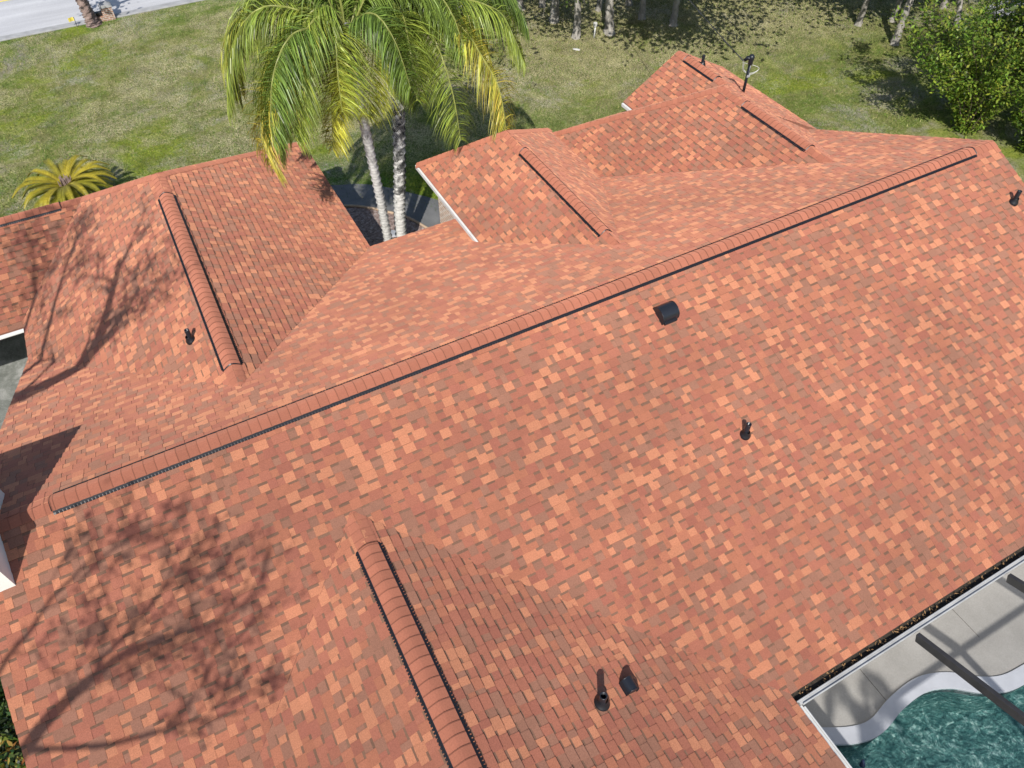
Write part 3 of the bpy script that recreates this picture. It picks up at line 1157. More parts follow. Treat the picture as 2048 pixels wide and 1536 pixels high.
for (x, y, lab) in ((6.83, -7.28, 'dark blue pool float near the coping, the farther of the two from the frame'), (6.47, -7.27, 'dark blue pool float tucked beside the white frame')):
    fb = MB()
    lathe(fb, [(0.0, 0.10), (0.012, 0.10), (0.03, 0.06), (0.05, 0.0), (0.045, -0.03), (0.0, -0.03)], (0, 0, 0), 14, (1, 1, 1), Vector((0.5, 0.6, 0.7)))
    o = fb.build('pool_float', 'navy_plastic', None, True, (x, y, -0.05))
    tag(o, lab, 'pool float', 'blue floats in the pool')

# ------------------------------------------------------------------ ground, road, paths
ground = sheet('lawn', [[(-400, -400), (400, -400), (400, 400), (-400, 400)], [(5.0, -5.9), (14.2, -5.9), (14.2, -13.6), (5.0, -13.6)]], 0.0, 'lawn_ground', 'structure')
sheet('road', [[(-200, 30.35), (200, 30.35), (200, 38.0), (-200, 38.0)]], 0.016, 'road_asphalt', 'structure')
kb = MB()
kb.box((0, 30.15, 0.03), (400, 0.4, 0.06), None, (1, 1, 1), 0.02)
k_ = kb.build('kerb', 'concrete_grey')
k_['kind'] = 'structure'
mk = MB()
for yy in (34.3, 34.55):
    mk.box((0, yy, 0.022), (400, 0.12, 0.004))
mk.build('line_marking', 'yellow_plastic')['kind'] = 'structure'
walk_o = [(2.9, 14.1), (3.8, 13.75), (4.68, 13.34), (5.27, 13.08), (5.92, 12.54), (6.51, 11.85), (7.2, 10.98), (7.6, 10.2), (7.7, 7.75)]
walk_i = [(6.62, 7.75), (6.55, 8.9), (6.17, 10.09), (5.88, 10.76), (5.49, 11.23), (5.14, 11.63), (4.61, 12.06), (3.8, 12.4), (2.9, 12.6)]
wo_ = [(p.x, p.y) for p in catmull([(x, y, 0) for x, y in walk_o], 4)]
wi_ = [(p.x, p.y) for p in catmull([(x, y, 0) for x, y in walk_i], 4)]
sheet('path', [wo_ + wi_], 0.03, 'dark_walk', 'structure')
sheet('planting_bed', [[(3.0, 6.3), (6.6, 6.3)] + wi_], 0.018, 'mulch_bed', 'structure')
eb = MB()
eb.tube([(x, y, 0.05) for x, y in wi_], 0.045, 8)
eb.build('bed_edging', 'edging_clay', None, True)['kind'] = 'structure'
sheet('driveway', [[(-16, 5.2), (-3.2, 5.2), (-3.2, 11.3), (-16, 11.3)]], 0.02, 'driveway_concrete', 'structure')


# grass blades over the visible lawn
def grass():
    N = 330000
    x = nrg.uniform(-8, 34, N)
    y = nrg.uniform(7, 30, N)
    keep = (y < 29.9) & ~((y < 12.2) & (x < 3.4)) & ~((x > 3.0) & (x < 8.0) & (y < 14.0 - (x - 3.0) * 0.9)) & ~((x > 5.0) & (x < 15.9) & (y < 8.3))
    keep &= ~((x > 2) & (x < 15) & (y < 5))
    x, y = x[keep], y[keep]
    n = len(x)
    # clumpy density and colour from cheap value noise
    f = lambda s, ph: (np.sin(x * s + ph) * np.cos(y * s * 1.13 - ph * 0.7) + np.sin((x + y) * s * 0.61 + ph * 2.1)) * 0.5
    cl = f(1.7, 0.3) * 0.5 + f(4.1, 1.9) * 0.5 + nrg.normal(0, 0.45, n)
    k2 = cl > -0.5
    x, y, cl = x[k2], y[k2], cl[k2]
    n = len(x)
    L = nrg.uniform(0.035, 0.11, n)
    W = nrg.uniform(0.006, 0.014, n)
    a = nrg.uniform(0, 2 * np.pi, n)
    tilt = nrg.uniform(0.15, 1.25, n)
    b = nrg.uniform(0, 2 * np.pi, n)
    V = np.zeros((n, 3, 3))
    V[:, 0, 0], V[:, 0, 1] = x - np.cos(a) * W, y - np.sin(a) * W
    V[:, 1, 0], V[:, 1, 1] = x + np.cos(a) * W, y + np.sin(a) * W
    V[:, 2, 0], V[:, 2, 1], V[:, 2, 2] = x + np.cos(b) * np.sin(tilt) * L, y + np.sin(b) * np.sin(tilt) * L, np.cos(tilt) * L + 0.004
    me = bpy.data.meshes.new('grass')
    me.vertices.add(n * 3)
    me.vertices.foreach_set('co', V.ravel())
    me.loops.add(n * 3)
    me.loops.foreach_set('vertex_index', np.arange(n * 3, dtype=np.int32))
    me.polygons.add(n)
    me.polygons.foreach_set('loop_start', np.arange(0, n * 3, 3, dtype=np.int32))
    pal = np.array([(0.085, 0.165, 0.022), (0.150, 0.215, 0.040), (0.235, 0.255, 0.070), (0.34, 0.31, 0.14)])
    dry = np.clip((y - 15) / 9, 0, 1) * 0.9 + np.clip((x - 9) / 8, 0, 1) * 0.7 + nrg.normal(0, 0.8, n) - cl * 0.5
    idx = np.clip((dry + 0.9) * 1.25, 0, 3).astype(int)
    c = pal[idx] * nrg.uniform(0.55, 1.35, (n, 1))
    cc = np.ones((n, 3, 4), dtype=np.float32)
    cc[:, :, :3] = c[:, None, :]
    at = me.color_attributes.new('Col', 'FLOAT_COLOR', 'CORNER')
    at.data.foreach_set('color', cc.ravel())
    me.materials.append(MAT['grass_blade'])
    me.update()
    me.validate()
    o = bpy.data.objects.new('grass', me)
    COL.objects.link(o)
    o['kind'] = 'stuff'
    tag(o, 'patchy green and straw coloured grass blades over the front lawn', 'grass')


grass()


# ------------------------------------------------------------------ palms
def frond_curve(az, prof):
    """prof: (out, up) control points; returns 3D curve relative to the crown"""
    d = Vector((math.cos(az), math.sin(az), 0))
    return catmull([d * r + Vector((0, 0, z)) for r, z in prof], 10)


def make_frond(crown, az, prof, col, tipcol, leaf=0.72, hang=0.75, width=0.0098, n_side=210, seed=0):
    r_ = random.Random(seed)
    cv = frond_curve(az, prof)
    mb = MB()
    n = len(cv)
    cum = [0.0]
    for i in range(1, n):
        cum.append(cum[-1] + (cv[i] - cv[i - 1]).length)
    tot = cum[-1]
    mb.tube([c for c in cv], [0.024 * (1 - 0.85 * s / tot) + 0.003 for s in cum], 5, tuple(0.4 * a + 0.6 * b for a, b in zip(col, (0.46, 0.44, 0.14))))

    def at(s):
        for i in range(1, n):
            if cum[i] >= s:
                f = (s - cum[i - 1]) / max(cum[i] - cum[i - 1], 1e-6)
                return cv[i - 1].lerp(cv[i], f), (cv[i] - cv[i - 1]).normalized()
        return cv[-1], (cv[-1] - cv[-2]).normalized()
    hz = Vector((-math.sin(az), math.cos(az), 0))
    for k in range(n_side):
        fr = (k + r_.random()) / n_side
        s = tot * (0.10 + 0.90 * fr)
        p, t = at(s)
        for sg in (-1, 1):
            ll = leaf * (0.40 + 0.95 * math.sin(math.pi * min(1, 0.12 + 0.80 * fr)) ** 0.9) * r_.uniform(0.65, 1.15)
            if fr > 0.9:
                ll *= 0.75
            # leaflets leave the rachis sideways in several planes, sweep forward, then hang
            d0 = (hz * sg * r_.uniform(0.85, 1.1) + t * r_.uniform(0.45, 0.70) + Vector((0, 0, r_.choice((-0.3, 0.1, 0.45)) + r_.uniform(-0.08, 0.08)))).normalized()
            g_ = Vector((0, 0, -1))
            hg = hang * r_.uniform(0.75, 1.3)
            w = width * r_.uniform(0.75, 1.15)
            q, pts, dirs = p.copy(), [p.copy()], []
            segs = 4
            d = d0
            for j in range(segs):
                d = (d + g_ * hg * (0.30 + 0.28 * j) + Vector((r_.uniform(-.05, .05), r_.uniform(-.05, .05), 0))).normalized()
                dirs.append(d)
                q = q + d * (ll / segs)
                pts.append(q.copy())
            cr = d0.cross(Vector((0, 0, 1)))
            if cr.length < 0.1:
                cr = hz
            cr.normalize()
            cr = (cr + Vector((r_.uniform(-.5, .5), r_.uniform(-.5, .5), r_.uniform(-.7, .7)))).normalized()
            yel = min(1.0, max(0.0, r_.gauss(0.25 + 0.3 * fr, 0.25)))
            kf = r_.choice((0.5, 0.75, 1.0, 1.2, 1.5)) * r_.uniform(0.9, 1.1)
            c0 = tuple((a * (1 - yel) + b * yel) * kf for a, b in zip(col, tipcol))
            ws = [0.35, 1.0, 0.95, 0.6, 0.08]
            for j in range(segs):
                cc = tuple(a * (1 - 0.25 * yel * j / segs) + b * 0.25 * yel * j / segs for a, b in zip(c0, tipcol))
                mb.poly([pts[j] - cr * w * ws[j], pts[j] + cr * w * ws[j], pts[j + 1] + cr * w * ws[j + 1], pts[j + 1] - cr * w * ws[j + 1]], cc)
    return mb


GREEN = (0.205, 0.290, 0.050)
DEEP = (0.120, 0.200, 0.036)
OLIVE = (0.330, 0.370, 0.055)
YELL = (0.50, 0.45, 0.060)
GOLD = (0.64, 0.47, 0.08)
LIME = (0.50, 0.50, 0.07)
D2R = math.pi / 180


def make_palm(base, path, rad, crown, fronds, label, bark, stains):
    root = empty('queen_palm', base, label, 'palm', 'palms around the house')
    b = Vector(base)
    pts = catmull([Vector(p) - b for p in path], 10)
    n = len(pts)
    mb = MB()
    rr = [rad[0] + (rad[1] - rad[0]) * (i / (n - 1)) + (0.05 * math.exp(-i / 2.5)) for i in range(n)]
    mb.tube(pts, rr, 20, (1, 1, 1), True, 0.015)
    mb.build('trunk', bark, root, True)
    if stains:
        # dark weathered sleeve on the upper trunk
        st = MB()
        i0 = int(n * 0.40)
        st.tube(pts[i0:], [r * 1.012 for r in rr[i0:]], 20, (1, 1, 1), False, 0.015)
        st.build('weathered_bark', 'palm_bark_dark', root, True)
    c = Vector(crown) - b
    # leaf bases (crownshaft of old boots)
    cs = MB()
    top = pts[-1]
    for k in range(16):
        a = k * 2.4
        d = Vector((math.cos(a), math.sin(a), 0))
        p0 = top + Vector((0, 0, -0.5 + 0.045 * k))
        cs.tube([p0 + d * rad[1] * 0.8, p0 + d * (rad[1] + 0.06) + Vector((0, 0, 0.3)), c + d * 0.10 + Vector((0, 0, 0.02 * k - 0.1))], [0.06, 0.05, 0.02], 6)
    cs.build('leaf_boots', 'palm_bark_dark', root)
    for i, (az, prof, col, tip, leaf, hang) in enumerate(fronds):
        m = make_frond(c, az * D2R, prof, col, tip, leaf, hang, seed=i * 31 + int(base[0] * 100))
        o = m.build('frond', 'palm_leaf', root)
        o.location = c
    return root, c


def std(out, rise, drop, bend=0.45):
    """general arching frond: rises, then droops"""
    return [(0.05, 0.0), (out * 0.28, rise * 0.8), (out * 0.58, rise), (out * 0.84, rise - drop * 0.35), (out, rise - drop)]


RP = (5.72, 8.70, 6.75)
LP = (4.15, 7.50, 7.20)
frR = [
    (-53, [(0.05, 0.05), (0.95, 0.25), (1.6, 0.1), (1.98, -0.35), (2.42, -1.05), (2.58, -1.9), (2.62, -2.4)], OLIVE, GOLD, 0.78, 0.35),
    (-30, [(0.05, 0.1), (1.15, 0.48), (2.15, 0.25), (2.5, -0.25), (2.78, -0.9)], GREEN, OLIVE, 0.8, 0.7),
    (-80, [(0.05, 0.05), (1.0, 0.22), (1.5, -0.05), (1.95, -0.9), (2.15, -1.95)], GREEN, OLIVE, 0.72, 0.5),
    (-140, [(0.05, 0.1), (0.5, 0.28), (1.0, 0.3), (1.33, -0.31), (1.7, -0.92), (1.92, -1.3)], OLIVE, LIME, 0.80, 0.40),
    (-105, std(2.2, 0.55, 1.3), GREEN, OLIVE, 0.75, 0.75),
    (-8, std(3.0, 0.75, 1.4), DEEP, GREEN, 0.8, 0.8),
    (15, std(2.9, 0.8, 1.8), DEEP, GREEN, 0.8, 0.8),
    (38, std(3.0, 0.9, 1.6), GREEN, GREEN, 0.8, 0.8),
    (62, std(2.8, 0.9, 1.7), DEEP, GREEN, 0.8, 0.8),
    (88, std(3.0, 0.8, 1.9), GREEN, GREEN, 0.8, 0.8),
    (115, std(2.9, 0.9, 1.6), DEEP, GREEN, 0.8, 0.8),
    (140, std(2.7, 0.8, 1.8), GREEN, OLIVE, 0.8, 0.8),
    (168, std(2.7, 0.7, 1.8), DEEP, GREEN, 0.8, 0.8),
    (-65, std(1.9, 0.9, 1.2), GREEN, GREEN, 0.7, 0.7),
    (-155, std(2.2, 0.8, 1.5), DEEP, GREEN, 0.75, 0.75),
    (195, std(2.3, 1.0, 1.1), GREEN, GREEN, 0.75, 0.75),
    (25, std(1.7, 1.5, 0.5), GREEN, GREEN, 0.65, 0.5),
    (100, std(1.5, 1.7, 0.4), GREEN, GREEN, 0.65, 0.5),
    (-40, std(1.4, 1.4, 0.7), GREEN, GREEN, 0.65, 0.6),
    (-20, std(2.2, 0.1, 2.0), OLIVE, YELL, 0.7, 0.6),
    (55, std(2.1, 0.0, 2.2), OLIVE, YELL, 0.7, 0.6),
    (-95, [(0.05, 0.0), (0.5, 0.1), (0.9, -0.5), (1.05, -1.5)], DEEP, GREEN, 0.65, 0.8),
]
frL = [
    (-124, [(0.05, 0.1), (0.35, 0.35), (0.75, 0.22), (1.02, -0.4), (1.15, -1.0)], GREEN, LIME, 0.75, 0.4),
    (-160, [(0.05, 0.1), (0.3, -0.17), (0.59, -0.79), (0.77, -1.52), (0.90, -2.15)], LIME, YELL, 0.62, 0.3),
    (190, [(0.05, 0.3), (0.35, 0.7), (0.75, 0.6), (1.1, 0.2), (1.55, -0.1), (1.9, -0.5), (2.15, -1.1)], GREEN, OLIVE, 0.88, 0.65),
    (205, [(0.05, 0.25), (0.5, 0.6), (0.95, 0.5), (1.4, 0.05), (1.7, -0.7), (1.85, -1.4)], GREEN, OLIVE, 0.85, 0.7),
    (192, [(0.05, 0.1), (0.55, 0.45), (1.06, 0.1), (1.65, -0.42), (2.05, -0.75), (2.3, -1.25), (2.3, -1.75), (2.24, -2.2)], OLIVE, GOLD, 0.78, 0.3),
    (152, [(0.05, 0.2), (0.7, 0.55), (1.3, 0.5), (2.1, 0.4), (2.45, -0.2), (2.5, -1.2)], GREEN, YELL, 0.78, 0.8),
    (165, std(2.7, 0.7, 1.9), GREEN, OLIVE, 0.8, 0.8),
    (132, std(2.8, 0.8, 1.6), GREEN, OLIVE, 0.8, 0.8),
    (110, std(2.8, 0.9, 1.7), DEEP, GREEN, 0.8, 0.8),
    (86, std(2.8, 0.9, 1.7), GREEN, GREEN, 0.8, 0.8),
    (60, std(2.6, 0.9, 1.7), DEEP, GREEN, 0.8, 0.8),
    (30, std(2.4, 1.0, 1.2), DEEP, GREEN, 0.75, 0.75),
    (-5, std(2.1, 1.0, 1.2), GREEN, GREEN, 0.75, 0.75),
    (205, std(2.4, 0.5, 1.7), DEEP, GREEN, 0.75, 0.8),
    (150, std(1.6, 1.5, 0.5), GREEN, GREEN, 0.65, 0.5),
    (80, std(1.5, 1.6, 0.4), GREEN, GREEN, 0.65, 0.5),
    (-60, std(1.5, 0.6, 1.3), DEEP, GREEN, 0.68, 0.75),
    (145, std(2.2, 0.05, 2.3), OLIVE, YELL, 0.7, 0.6),
    (172, std(1.9, -0.1, 2.2), DEEP, OLIVE, 0.7, 0.7),
]
rootR, cR = make_palm((5.05, 8.86, 0), [(5.05, 8.86, -0.1), (5.10, 8.84, 1.5), (5.26, 8.76, 3.0), (5.45, 8.66, 5.0), (5.68, 8.68, 6.6)], (0.168, 0.172), RP, frR,
                      'taller palm with a thick black stained white trunk, nearer the low hipped wing', 'palm_bark', True)
rootL, cL_ = make_palm((4.66, 8.60, 0), [(4.66, 8.60, -0.1), (4.58, 8.50, 1.2), (4.46, 8.22, 3.0), (4.27, 7.80, 5.0), (4.15, 7.52, 7.05)], (0.135, 0.12), LP, frL,
                       'slimmer palm with a leaning clean white trunk, nearer the left wing', 'palm_bark', False)
make_palm((0.9, -17.0, 0), [(0.9, -17.0, -0.1), (1.0, -16.8, 3.0), (1.4, -16.3, 7.0), (1.75, -15.9, 10.0)], (0.11, 0.08), (1.75, -15.9, 10.2),
          [(-35, std(1.2, 0.3, 1.3), GREEN, OLIVE, 0.32, 0.7), (25, std(1.0, 0.3, 1.3), GREEN, OLIVE, 0.32, 0.7),
           (-110, std(1.2, 0.4, 1.3), GREEN, OLIVE, 0.32, 0.7), (150, std(0.7, 0.5, 0.8), GREEN, OLIVE, 0.3, 0.7)],
          'tall palm standing behind the wing that faces the pool', 'palm_bark', False)
fs = MB()
r_ = random.Random(3)
for k in range(26):
    q = Vector((0.28, -0.10, -0.25)) + Vector((r_.uniform(-.05, .05), r_.uniform(-.05, .05), 0))
    fs.tube([q, q + Vector((0.06, -0.02, -0.35)), q + Vector((0.06 + r_.uniform(-.08, .08), r_.uniform(-.08, .08), -1.0 - 0.5 * r_.random()))], [0.012, 0.009, 0.004], 4)
o = fs.build('flower_stalk', 'dead_leaf', rootR)
o.location = cR

# sago palm
sg = empty('sago_palm', (-2.95, 15.9, 0), 'round yellowing sago palm on the lawn behind the left hip', 'cycad')
mb = MB()
mb.tube([(0, 0, -0.05), (0, 0, 0.5), (0, 0, 0.95)], [0.17, 0.2, 0.16], 12, (1, 1, 1), True, 0.06)
mb.build('trunk', 'pink_bark', sg, True)
mb = MB()
r_ = random.Random(5)
for k in range(34):
    a = r_.uniform(0, 6.28)
    q = Vector((math.cos(a), math.sin(a), 0)) * r_.uniform(0, 0.2)
    mb.tube([q + Vector((0, 0, 0.9)), q * 1.2 + Vector((0, 0, 1.16 + 0.08 * r_.random()))], [0.035, 0.012], 5)
mb.build('crown_bud', 'pink_bark', sg)
for k in range(52):
    a = k * 2.39996
    ring = k / 52
    r_ = random.Random(100 + k)
    el = 0.52 - 0.75 * ring + r_.uniform(-.08, .08)
    ln = 1.35 * r_.uniform(0.9, 1.1)
    d = Vector((math.cos(a), math.sin(a), 0))
    cv = catmull([Vector((0, 0, 0.95)), Vector((0, 0, 0.95)) + d * ln * 0.4 * math.cos(el) + Vector((0, 0, ln * 0.4 * math.sin(el) + .04)), Vector((0, 0, 0.95)) + d * ln * 0.78 * math.cos(el * .7) + Vector((0, 0, ln * 0.6 * math.sin(el) - .02)), Vector((0, 0, 0.95)) + d * ln + Vector((0, 0, ln * 0.6 * math.sin(el) - 0.25))], 8)
    mb = MB()
    yel = (0.46, 0.37, 0.035)
    gr = (0.15, 0.19, 0.024)
    mixf = min(1, max(0, 0.95 - 0.9 * ring + r_.uniform(-.2, .2)))
    col = tuple(x * mixf + y_ * (1 - mixf) for x, y_ in zip(yel, gr))
    mb.tube(cv, 0.011, 4, tuple(c * 0.8 for c in col))
    hz = Vector((-d.y, d.x, 0))
    m = len(cv)
    for j in range(1, m):
        for f in (0.0, 0.33, 0.66):
            p = cv[j - 1].lerp(cv[j], f)
            t = (cv[j] - cv[j - 1]).normalized()
            fr = (j + f) / m
            l = 0.145 * math.sin(math.pi * (0.12 + 0.83 * fr))
            for s_ in (-1, 1):
                e = p + (hz * s_ * 0.8 + t * 0.5 + Vector((0, 0, 0.28))).normalized() * l
                w = t * 0.013
                kf = r_.uniform(.8, 1.2)
                mb.poly([p - w, p + w, e + w * 0.3, e - w * 0.3], tuple(c * kf for c in col))
    mb.build('frond', 'palm_leaf', sg)


# ------------------------------------------------------------------ trees
def branch_tree(seed, h, spread, r0, trunk_pts=None, levels=3, crown_lo=3.0, leaves=5200, leaf=0.11, col=((0.045, 0.085, 0.016), (0.105, 0.150, 0.028)), lean=(0, 0), n_limbs=6, clump=0.75, reach=1.0, up=(0.45, 1.1)):
    """returns (trunk MB, crown MB) around the origin"""
    r_ = random.Random(seed)
    tr, cr = MB(), MB()
    tips = []
    if trunk_pts is None:
        trunk_pts = [(0, 0, -0.15), (lean[0] * .15 + r_.uniform(-.08, .08), lean[1] * .15 + r_.uniform(-.08, .08), h * .18), (lean[0] * .5 + r_.uniform(-.15, .15), lean[1] * .5, h * .34), (lean[0], lean[1], h * .5)]
    tp = catmull(trunk_pts, 8)
    n = len(tp)
    tr.tube(tp, [r0 * (1 - 0.45 * i / (n - 1)) + r0 * 0.75 * math.exp(-i / 1.6) for i in range(n)], 12, (1, 1, 1), True, 0.09)

    def grow(p, d, ln, r, lev):
        pts = [p]
        q = p.copy()
        dd = d.copy()
        for i in range(4):
            dd = (dd + Vector((r_.uniform(-.3, .3), r_.uniform(-.3, .3), r_.uniform(-.16, .22)))).normalized()
            q = q + dd * ln / 4
            pts.append(q.copy())
        tr.tube(pts, [r * (1 - 0.16 * i) for i in range(5)], 7 if lev < 2 else 5, (1, 1, 1), False, 0.05)
        if lev >= levels:
            tips.append(pts[-1])
            tips.append(pts[2])
            return
        for k in range(3 if lev < 2 else 2):
            i = r_.choice((2, 3, 4, 4))
            nd = (dd + Vector((r_.uniform(-.9, .9), r_.uniform(-.9, .9), r_.uniform(-.35, .6)))).normalized()
            grow(pts[i], nd, ln * r_.uniform(0.55, 0.75), r * 0.5, lev + 1)
    for k in range(n_limbs):
        a = k * 2.4 + r_.uniform(-.4, .4)
        i = int(n * (0.62 + 0.38 * k / n_limbs)) - 1
        d = Vector((math.cos(a) * spread, math.sin(a) * spread, r_.uniform(*up))).normalized()
        grow(tp[min(i, n - 1)], d, h * r_.uniform(0.24, 0.36) * reach, r0 * 0.42, 1)
    if leaves:
        for k in range(leaves):
            c = tips[r_.randrange(len(tips))]
            p = c + Vector((r_.gauss(0, 1), r_.gauss(0, 1), r_.gauss(0, .75))) * clump * 0.55
            if p.z < crown_lo:
                continue
            u = Vector((r_.uniform(-1, 1), r_.uniform(-1, 1), r_.uniform(-.7, .7))).normalized()
            v = u.orthogonal().normalized()
            s = leaf * r_.uniform(.6, 1.3)
            f = r_.random()
            cc = tuple((a * (1 - f) + b * f) for a, b in zip(*col))
            cr.poly([p - u * s, p + v * s * .45, p + u * s, p - v * s * .45], cc)
    return tr, cr


def plant_tree(name, mbs, loc, label, cat, group, bark='oak_bark', leafm='oak_leaf', rot=0.0, sc=1.0):
    root = empty(name, loc, label, cat, group)
    root.rotation_euler = (0, 0, rot)
    root.scale = (sc, sc, sc)
    mbs[0].build('trunk', bark, root, True)
    if mbs[1].f:
        mbs[1].build('crown', leafm, root)
    return root


def copy_tree(o, loc, rot, sc, label):
    c = o.copy()
    COL.objects.link(c)
    c.location = loc
    c.rotation_euler = (0, 0, rot)
    c.scale = (sc, sc, sc)
    c['label'] = label
    for ch in o.children:
        d = ch.copy()
        COL.objects.link(d)
        d.parent = c
    return c


GRP = 'oaks at the far edge of the lawn'
protoA = plant_tree('oak_tree', branch_tree(21, 9.0, 1.0, 0.20, crown_lo=4.3, lean=(-0.25, 0.5), leaves=9500, leaf=0.14, clump=1.5, reach=1.9, up=(0.05, 0.6)), (18.32, 18.35, 0), 'oak with a broad pale straight trunk beside the white marker post', 'tree', GRP)
protoB = plant_tree('oak_tree', branch_tree(22, 8.6, 1.1, 0.165, crown_lo=4.3, lean=(-0.9, 0.3), leaves=9500, leaf=0.14, clump=1.5, reach=1.9, up=(0.05, 0.6)), (16.9, 18.7, 0), 'oak whose curved trunk bends left above a ring of dead leaves', 'tree', GRP)
protoC = plant_tree('oak_tree', branch_tree(23, 8.8, 1.0, 0.15, crown_lo=4.3, lean=(0.75, 0.5), leaves=12000, leaf=0.13, clump=1.2, reach=1.3), (21.1, 17.7, 0), 'oak with a trunk leaning right at the open side of the grove', 'tree', GRP)
copy_tree(protoA, (16.85, 20.45, 0), 2.1, 0.95, 'oak standing close behind the curved trunk, its foot in deep shade')
copy_tree(protoC, (20.3, 18.85, 0), 0.4, 0.95, 'dark trunked oak in the shade left of the leaning one')
copy_tree(protoB, (17.15, 22.0, 0), 3.0, 0.85, 'thin oak at the back of the grove above the palm frond tips')
copy_tree(protoA, (19.15, 20.5, 0), 4.2, 0.6, 'small oak trunk behind the broad pale one')
copy_tree(protoC, (16.2, 22.2, 0), 2.5, 1.0, 'oak half hidden by the outermost palm frond')
copy_tree(protoB, (20.6, 20.3, 0), 1.2, 0.8, 'oak in the darkest shade at the back of the grove')
copy_tree(protoA, (13.2, 24.3, 0), 5.2, 0.9, 'oak glimpsed through the gap at the top of the palm crown')
GRP2 = 'trees at the shaded right end of the lawn'
protoD = plant_tree('oak_tree', branch_tree(31, 7.5, 1.5, 0.13, crown_lo=2.6, lean=(0.45, 0.2), leaves=13000, clump=1.3, leaf=0.13), (27.95, 13.9, 0), 'slender pale trunked tree standing alone in a pool of shade', 'tree', GRP2)
copy_tree(protoD, (29.5, 13.5, 0), 2.0, 1.05, 'dark trunked tree behind the leaning one')
protoE = plant_tree('oak_tree', branch_tree(33, 7.0, 1.0, 0.16, crown_lo=1.9, lean=(1.8, 1.4), leaves=12000, clump=1.2, leaf=0.11, col=((0.055, 0.085, 0.02), (0.15, 0.17, 0.06))), (27.95, 11.9, 0), 'grey tree leaning right with loose hanging foliage', 'tree', GRP2)
copy_tree(protoE, (31.2, 11.6, 0), 1.1, 0.8, 'low leafy tree beyond the leaning grey one')
copy_tree(protoD, (32.5, 13.4, 0), 3.3, 1.0, 'dense dark tree at the upper right of the lawn')
copy_tree(protoE, (34.0, 9.0, 0), 0.2, 0.85, 'leafy tree beside the grey rocks')

copy_tree(protoD, (28.8, 2.6, 0), 1.4, 1.25, 'tree outside the frame beyond the right gable')
# roadside tree
rt = branch_tree(41, 8.0, 1.0, 0.30, trunk_pts=[(0, 0, -0.1), (-0.05, 0.05, 0.6), (-0.14, 0.15, 2.0), (-0.3, 0.3, 4.2)], crown_lo=4.0, leaves=3500)
plant_tree('roadside_tree', rt, (-0.62, 29.75, 0), 'thick pinkish grey trunk at the road edge', 'tree', None, 'pink_bark')


# leafless trees off to the left that shade the roof
def bare_tree(name, base, limbs, label, seed, rad, leaves=900):
    r_ = random.Random(seed)
    root = empty(name, base, label, 'tree', 'sparse trees beside the left gable')
    b = Vector(base)
    tr, cr = MB(), MB()
    tips = []

    def twig(p, d, ln, r, lev):
        pts, q, dd = [p], p.copy(), d.copy()
        for i in range(4):
            dd = (dd + Vector((r_.uniform(-.28, .28), r_.uniform(-.28, .28), r_.uniform(-.2, .25)))).normalized()
            q = q + dd * ln / 4
            pts.append(q.copy())
        tr.tube(pts, [max(r * (1 - .2 * i), 0.008) for i in range(5)], 5, (1, 1, 1), False)
        tips.append(pts[-1])
        tips.append(pts[3])
        if lev > 0:
            for k in range(3):
                nd = (dd + Vector((r_.uniform(-.8, .8), r_.uniform(-.8, .8), r_.uniform(-.4, .5)))).normalized()
                twig(pts[r_.choice((2, 3, 4))], nd, ln * r_.uniform(.5, .8), r * .55, lev - 1)
    for li, (pts, r0, r1, ntw, tl) in enumerate(limbs):
        cv = catmull([Vector(p) - b for p in pts], 8)
        m = len(cv)
        tr.tube(cv, [r0 + (r1 - r0) * i / (m - 1) for i in range(m)], 10, (1, 1, 1), True, 0.05)
        for k in range(ntw):
            i = int(m * (0.45 + 0.55 * k / max(ntw, 1)))
            i = min(i, m - 2)
            t = (cv[i + 1] - cv[i]).normalized()
            d = (t + Vector((r_.uniform(-.8, .8), r_.uniform(-.8, .8), r_.uniform(-.4, .6)))).normalized()
            twig(cv[i], d, tl * r_.uniform(.7, 1.2), r1 * .7, 3)
    for k in range(leaves):
        c = tips[r_.randrange(len(tips))]
        p = c + Vector((r_.gauss(0, 1), r_.gauss(0, 1), r_.gauss(0, 1))) * 0.15
        u = Vector((r_.uniform(-1, 1), r_.uniform(-1, 1), r_.uniform(-1, 1))).normalized()
        v = u.orthogonal().normalized()
        s = 0.045 * r_.uniform(.6, 1.3)
        cr.poly([p - u * s, p + v * s * .55, p + u * s, p - v * s * .55], (0.12, 0.14, 0.03))
    tr.build('trunk', 'oak_bark', root, True)
    cr.build('crown', 'oak_leaf', root)
    return root


bare_tree('sparse_tree', (-8.6, -5.6, 0), [
    ([(-8.6, -5.6, -.1), (-8.3, -5.9, 3.5), (-7.4, -6.4, 6.8), (-6.49, -6.58, 9.02), (-6.18, -6.66, 9.54), (-5.97, -6.88, 10.01), (-5.78, -7.16, 10.45), (-5.47, -7.57, 10.82), (-4.96, -8.04, 11.18)], 0.13, 0.022, 9, 0.75),
    ([(-7.4, -6.4, 6.8), (-7.0, -6.2, 9.0), (-6.73, -6.09, 9.94), (-6.49, -6.08, 10.3), (-6.33, -6.08, 10.66), (-6.06, -6.11, 10.99), (-5.91, -6.2, 11.3)], 0.05, 0.018, 6, 0.6),
    ([(-5.97, -6.88, 10.01), (-5.8, -6.6, 9.9), (-5.65, -6.68, 10.15), (-5.31, -6.71, 10.61), (-5.14, -6.72, 11.07)], 0.04, 0.014, 6, 0.65),
    ([(-6.49, -6.58, 9.02), (-5.9, -7.3, 9.3), (-5.3, -7.9, 9.7), (-4.9, -8.5, 10.1)], 0.045, 0.015, 6, 0.65)],
    'sparse leaved tree outside the left gable, the one nearer the pool side', 5, 0.12, 650)
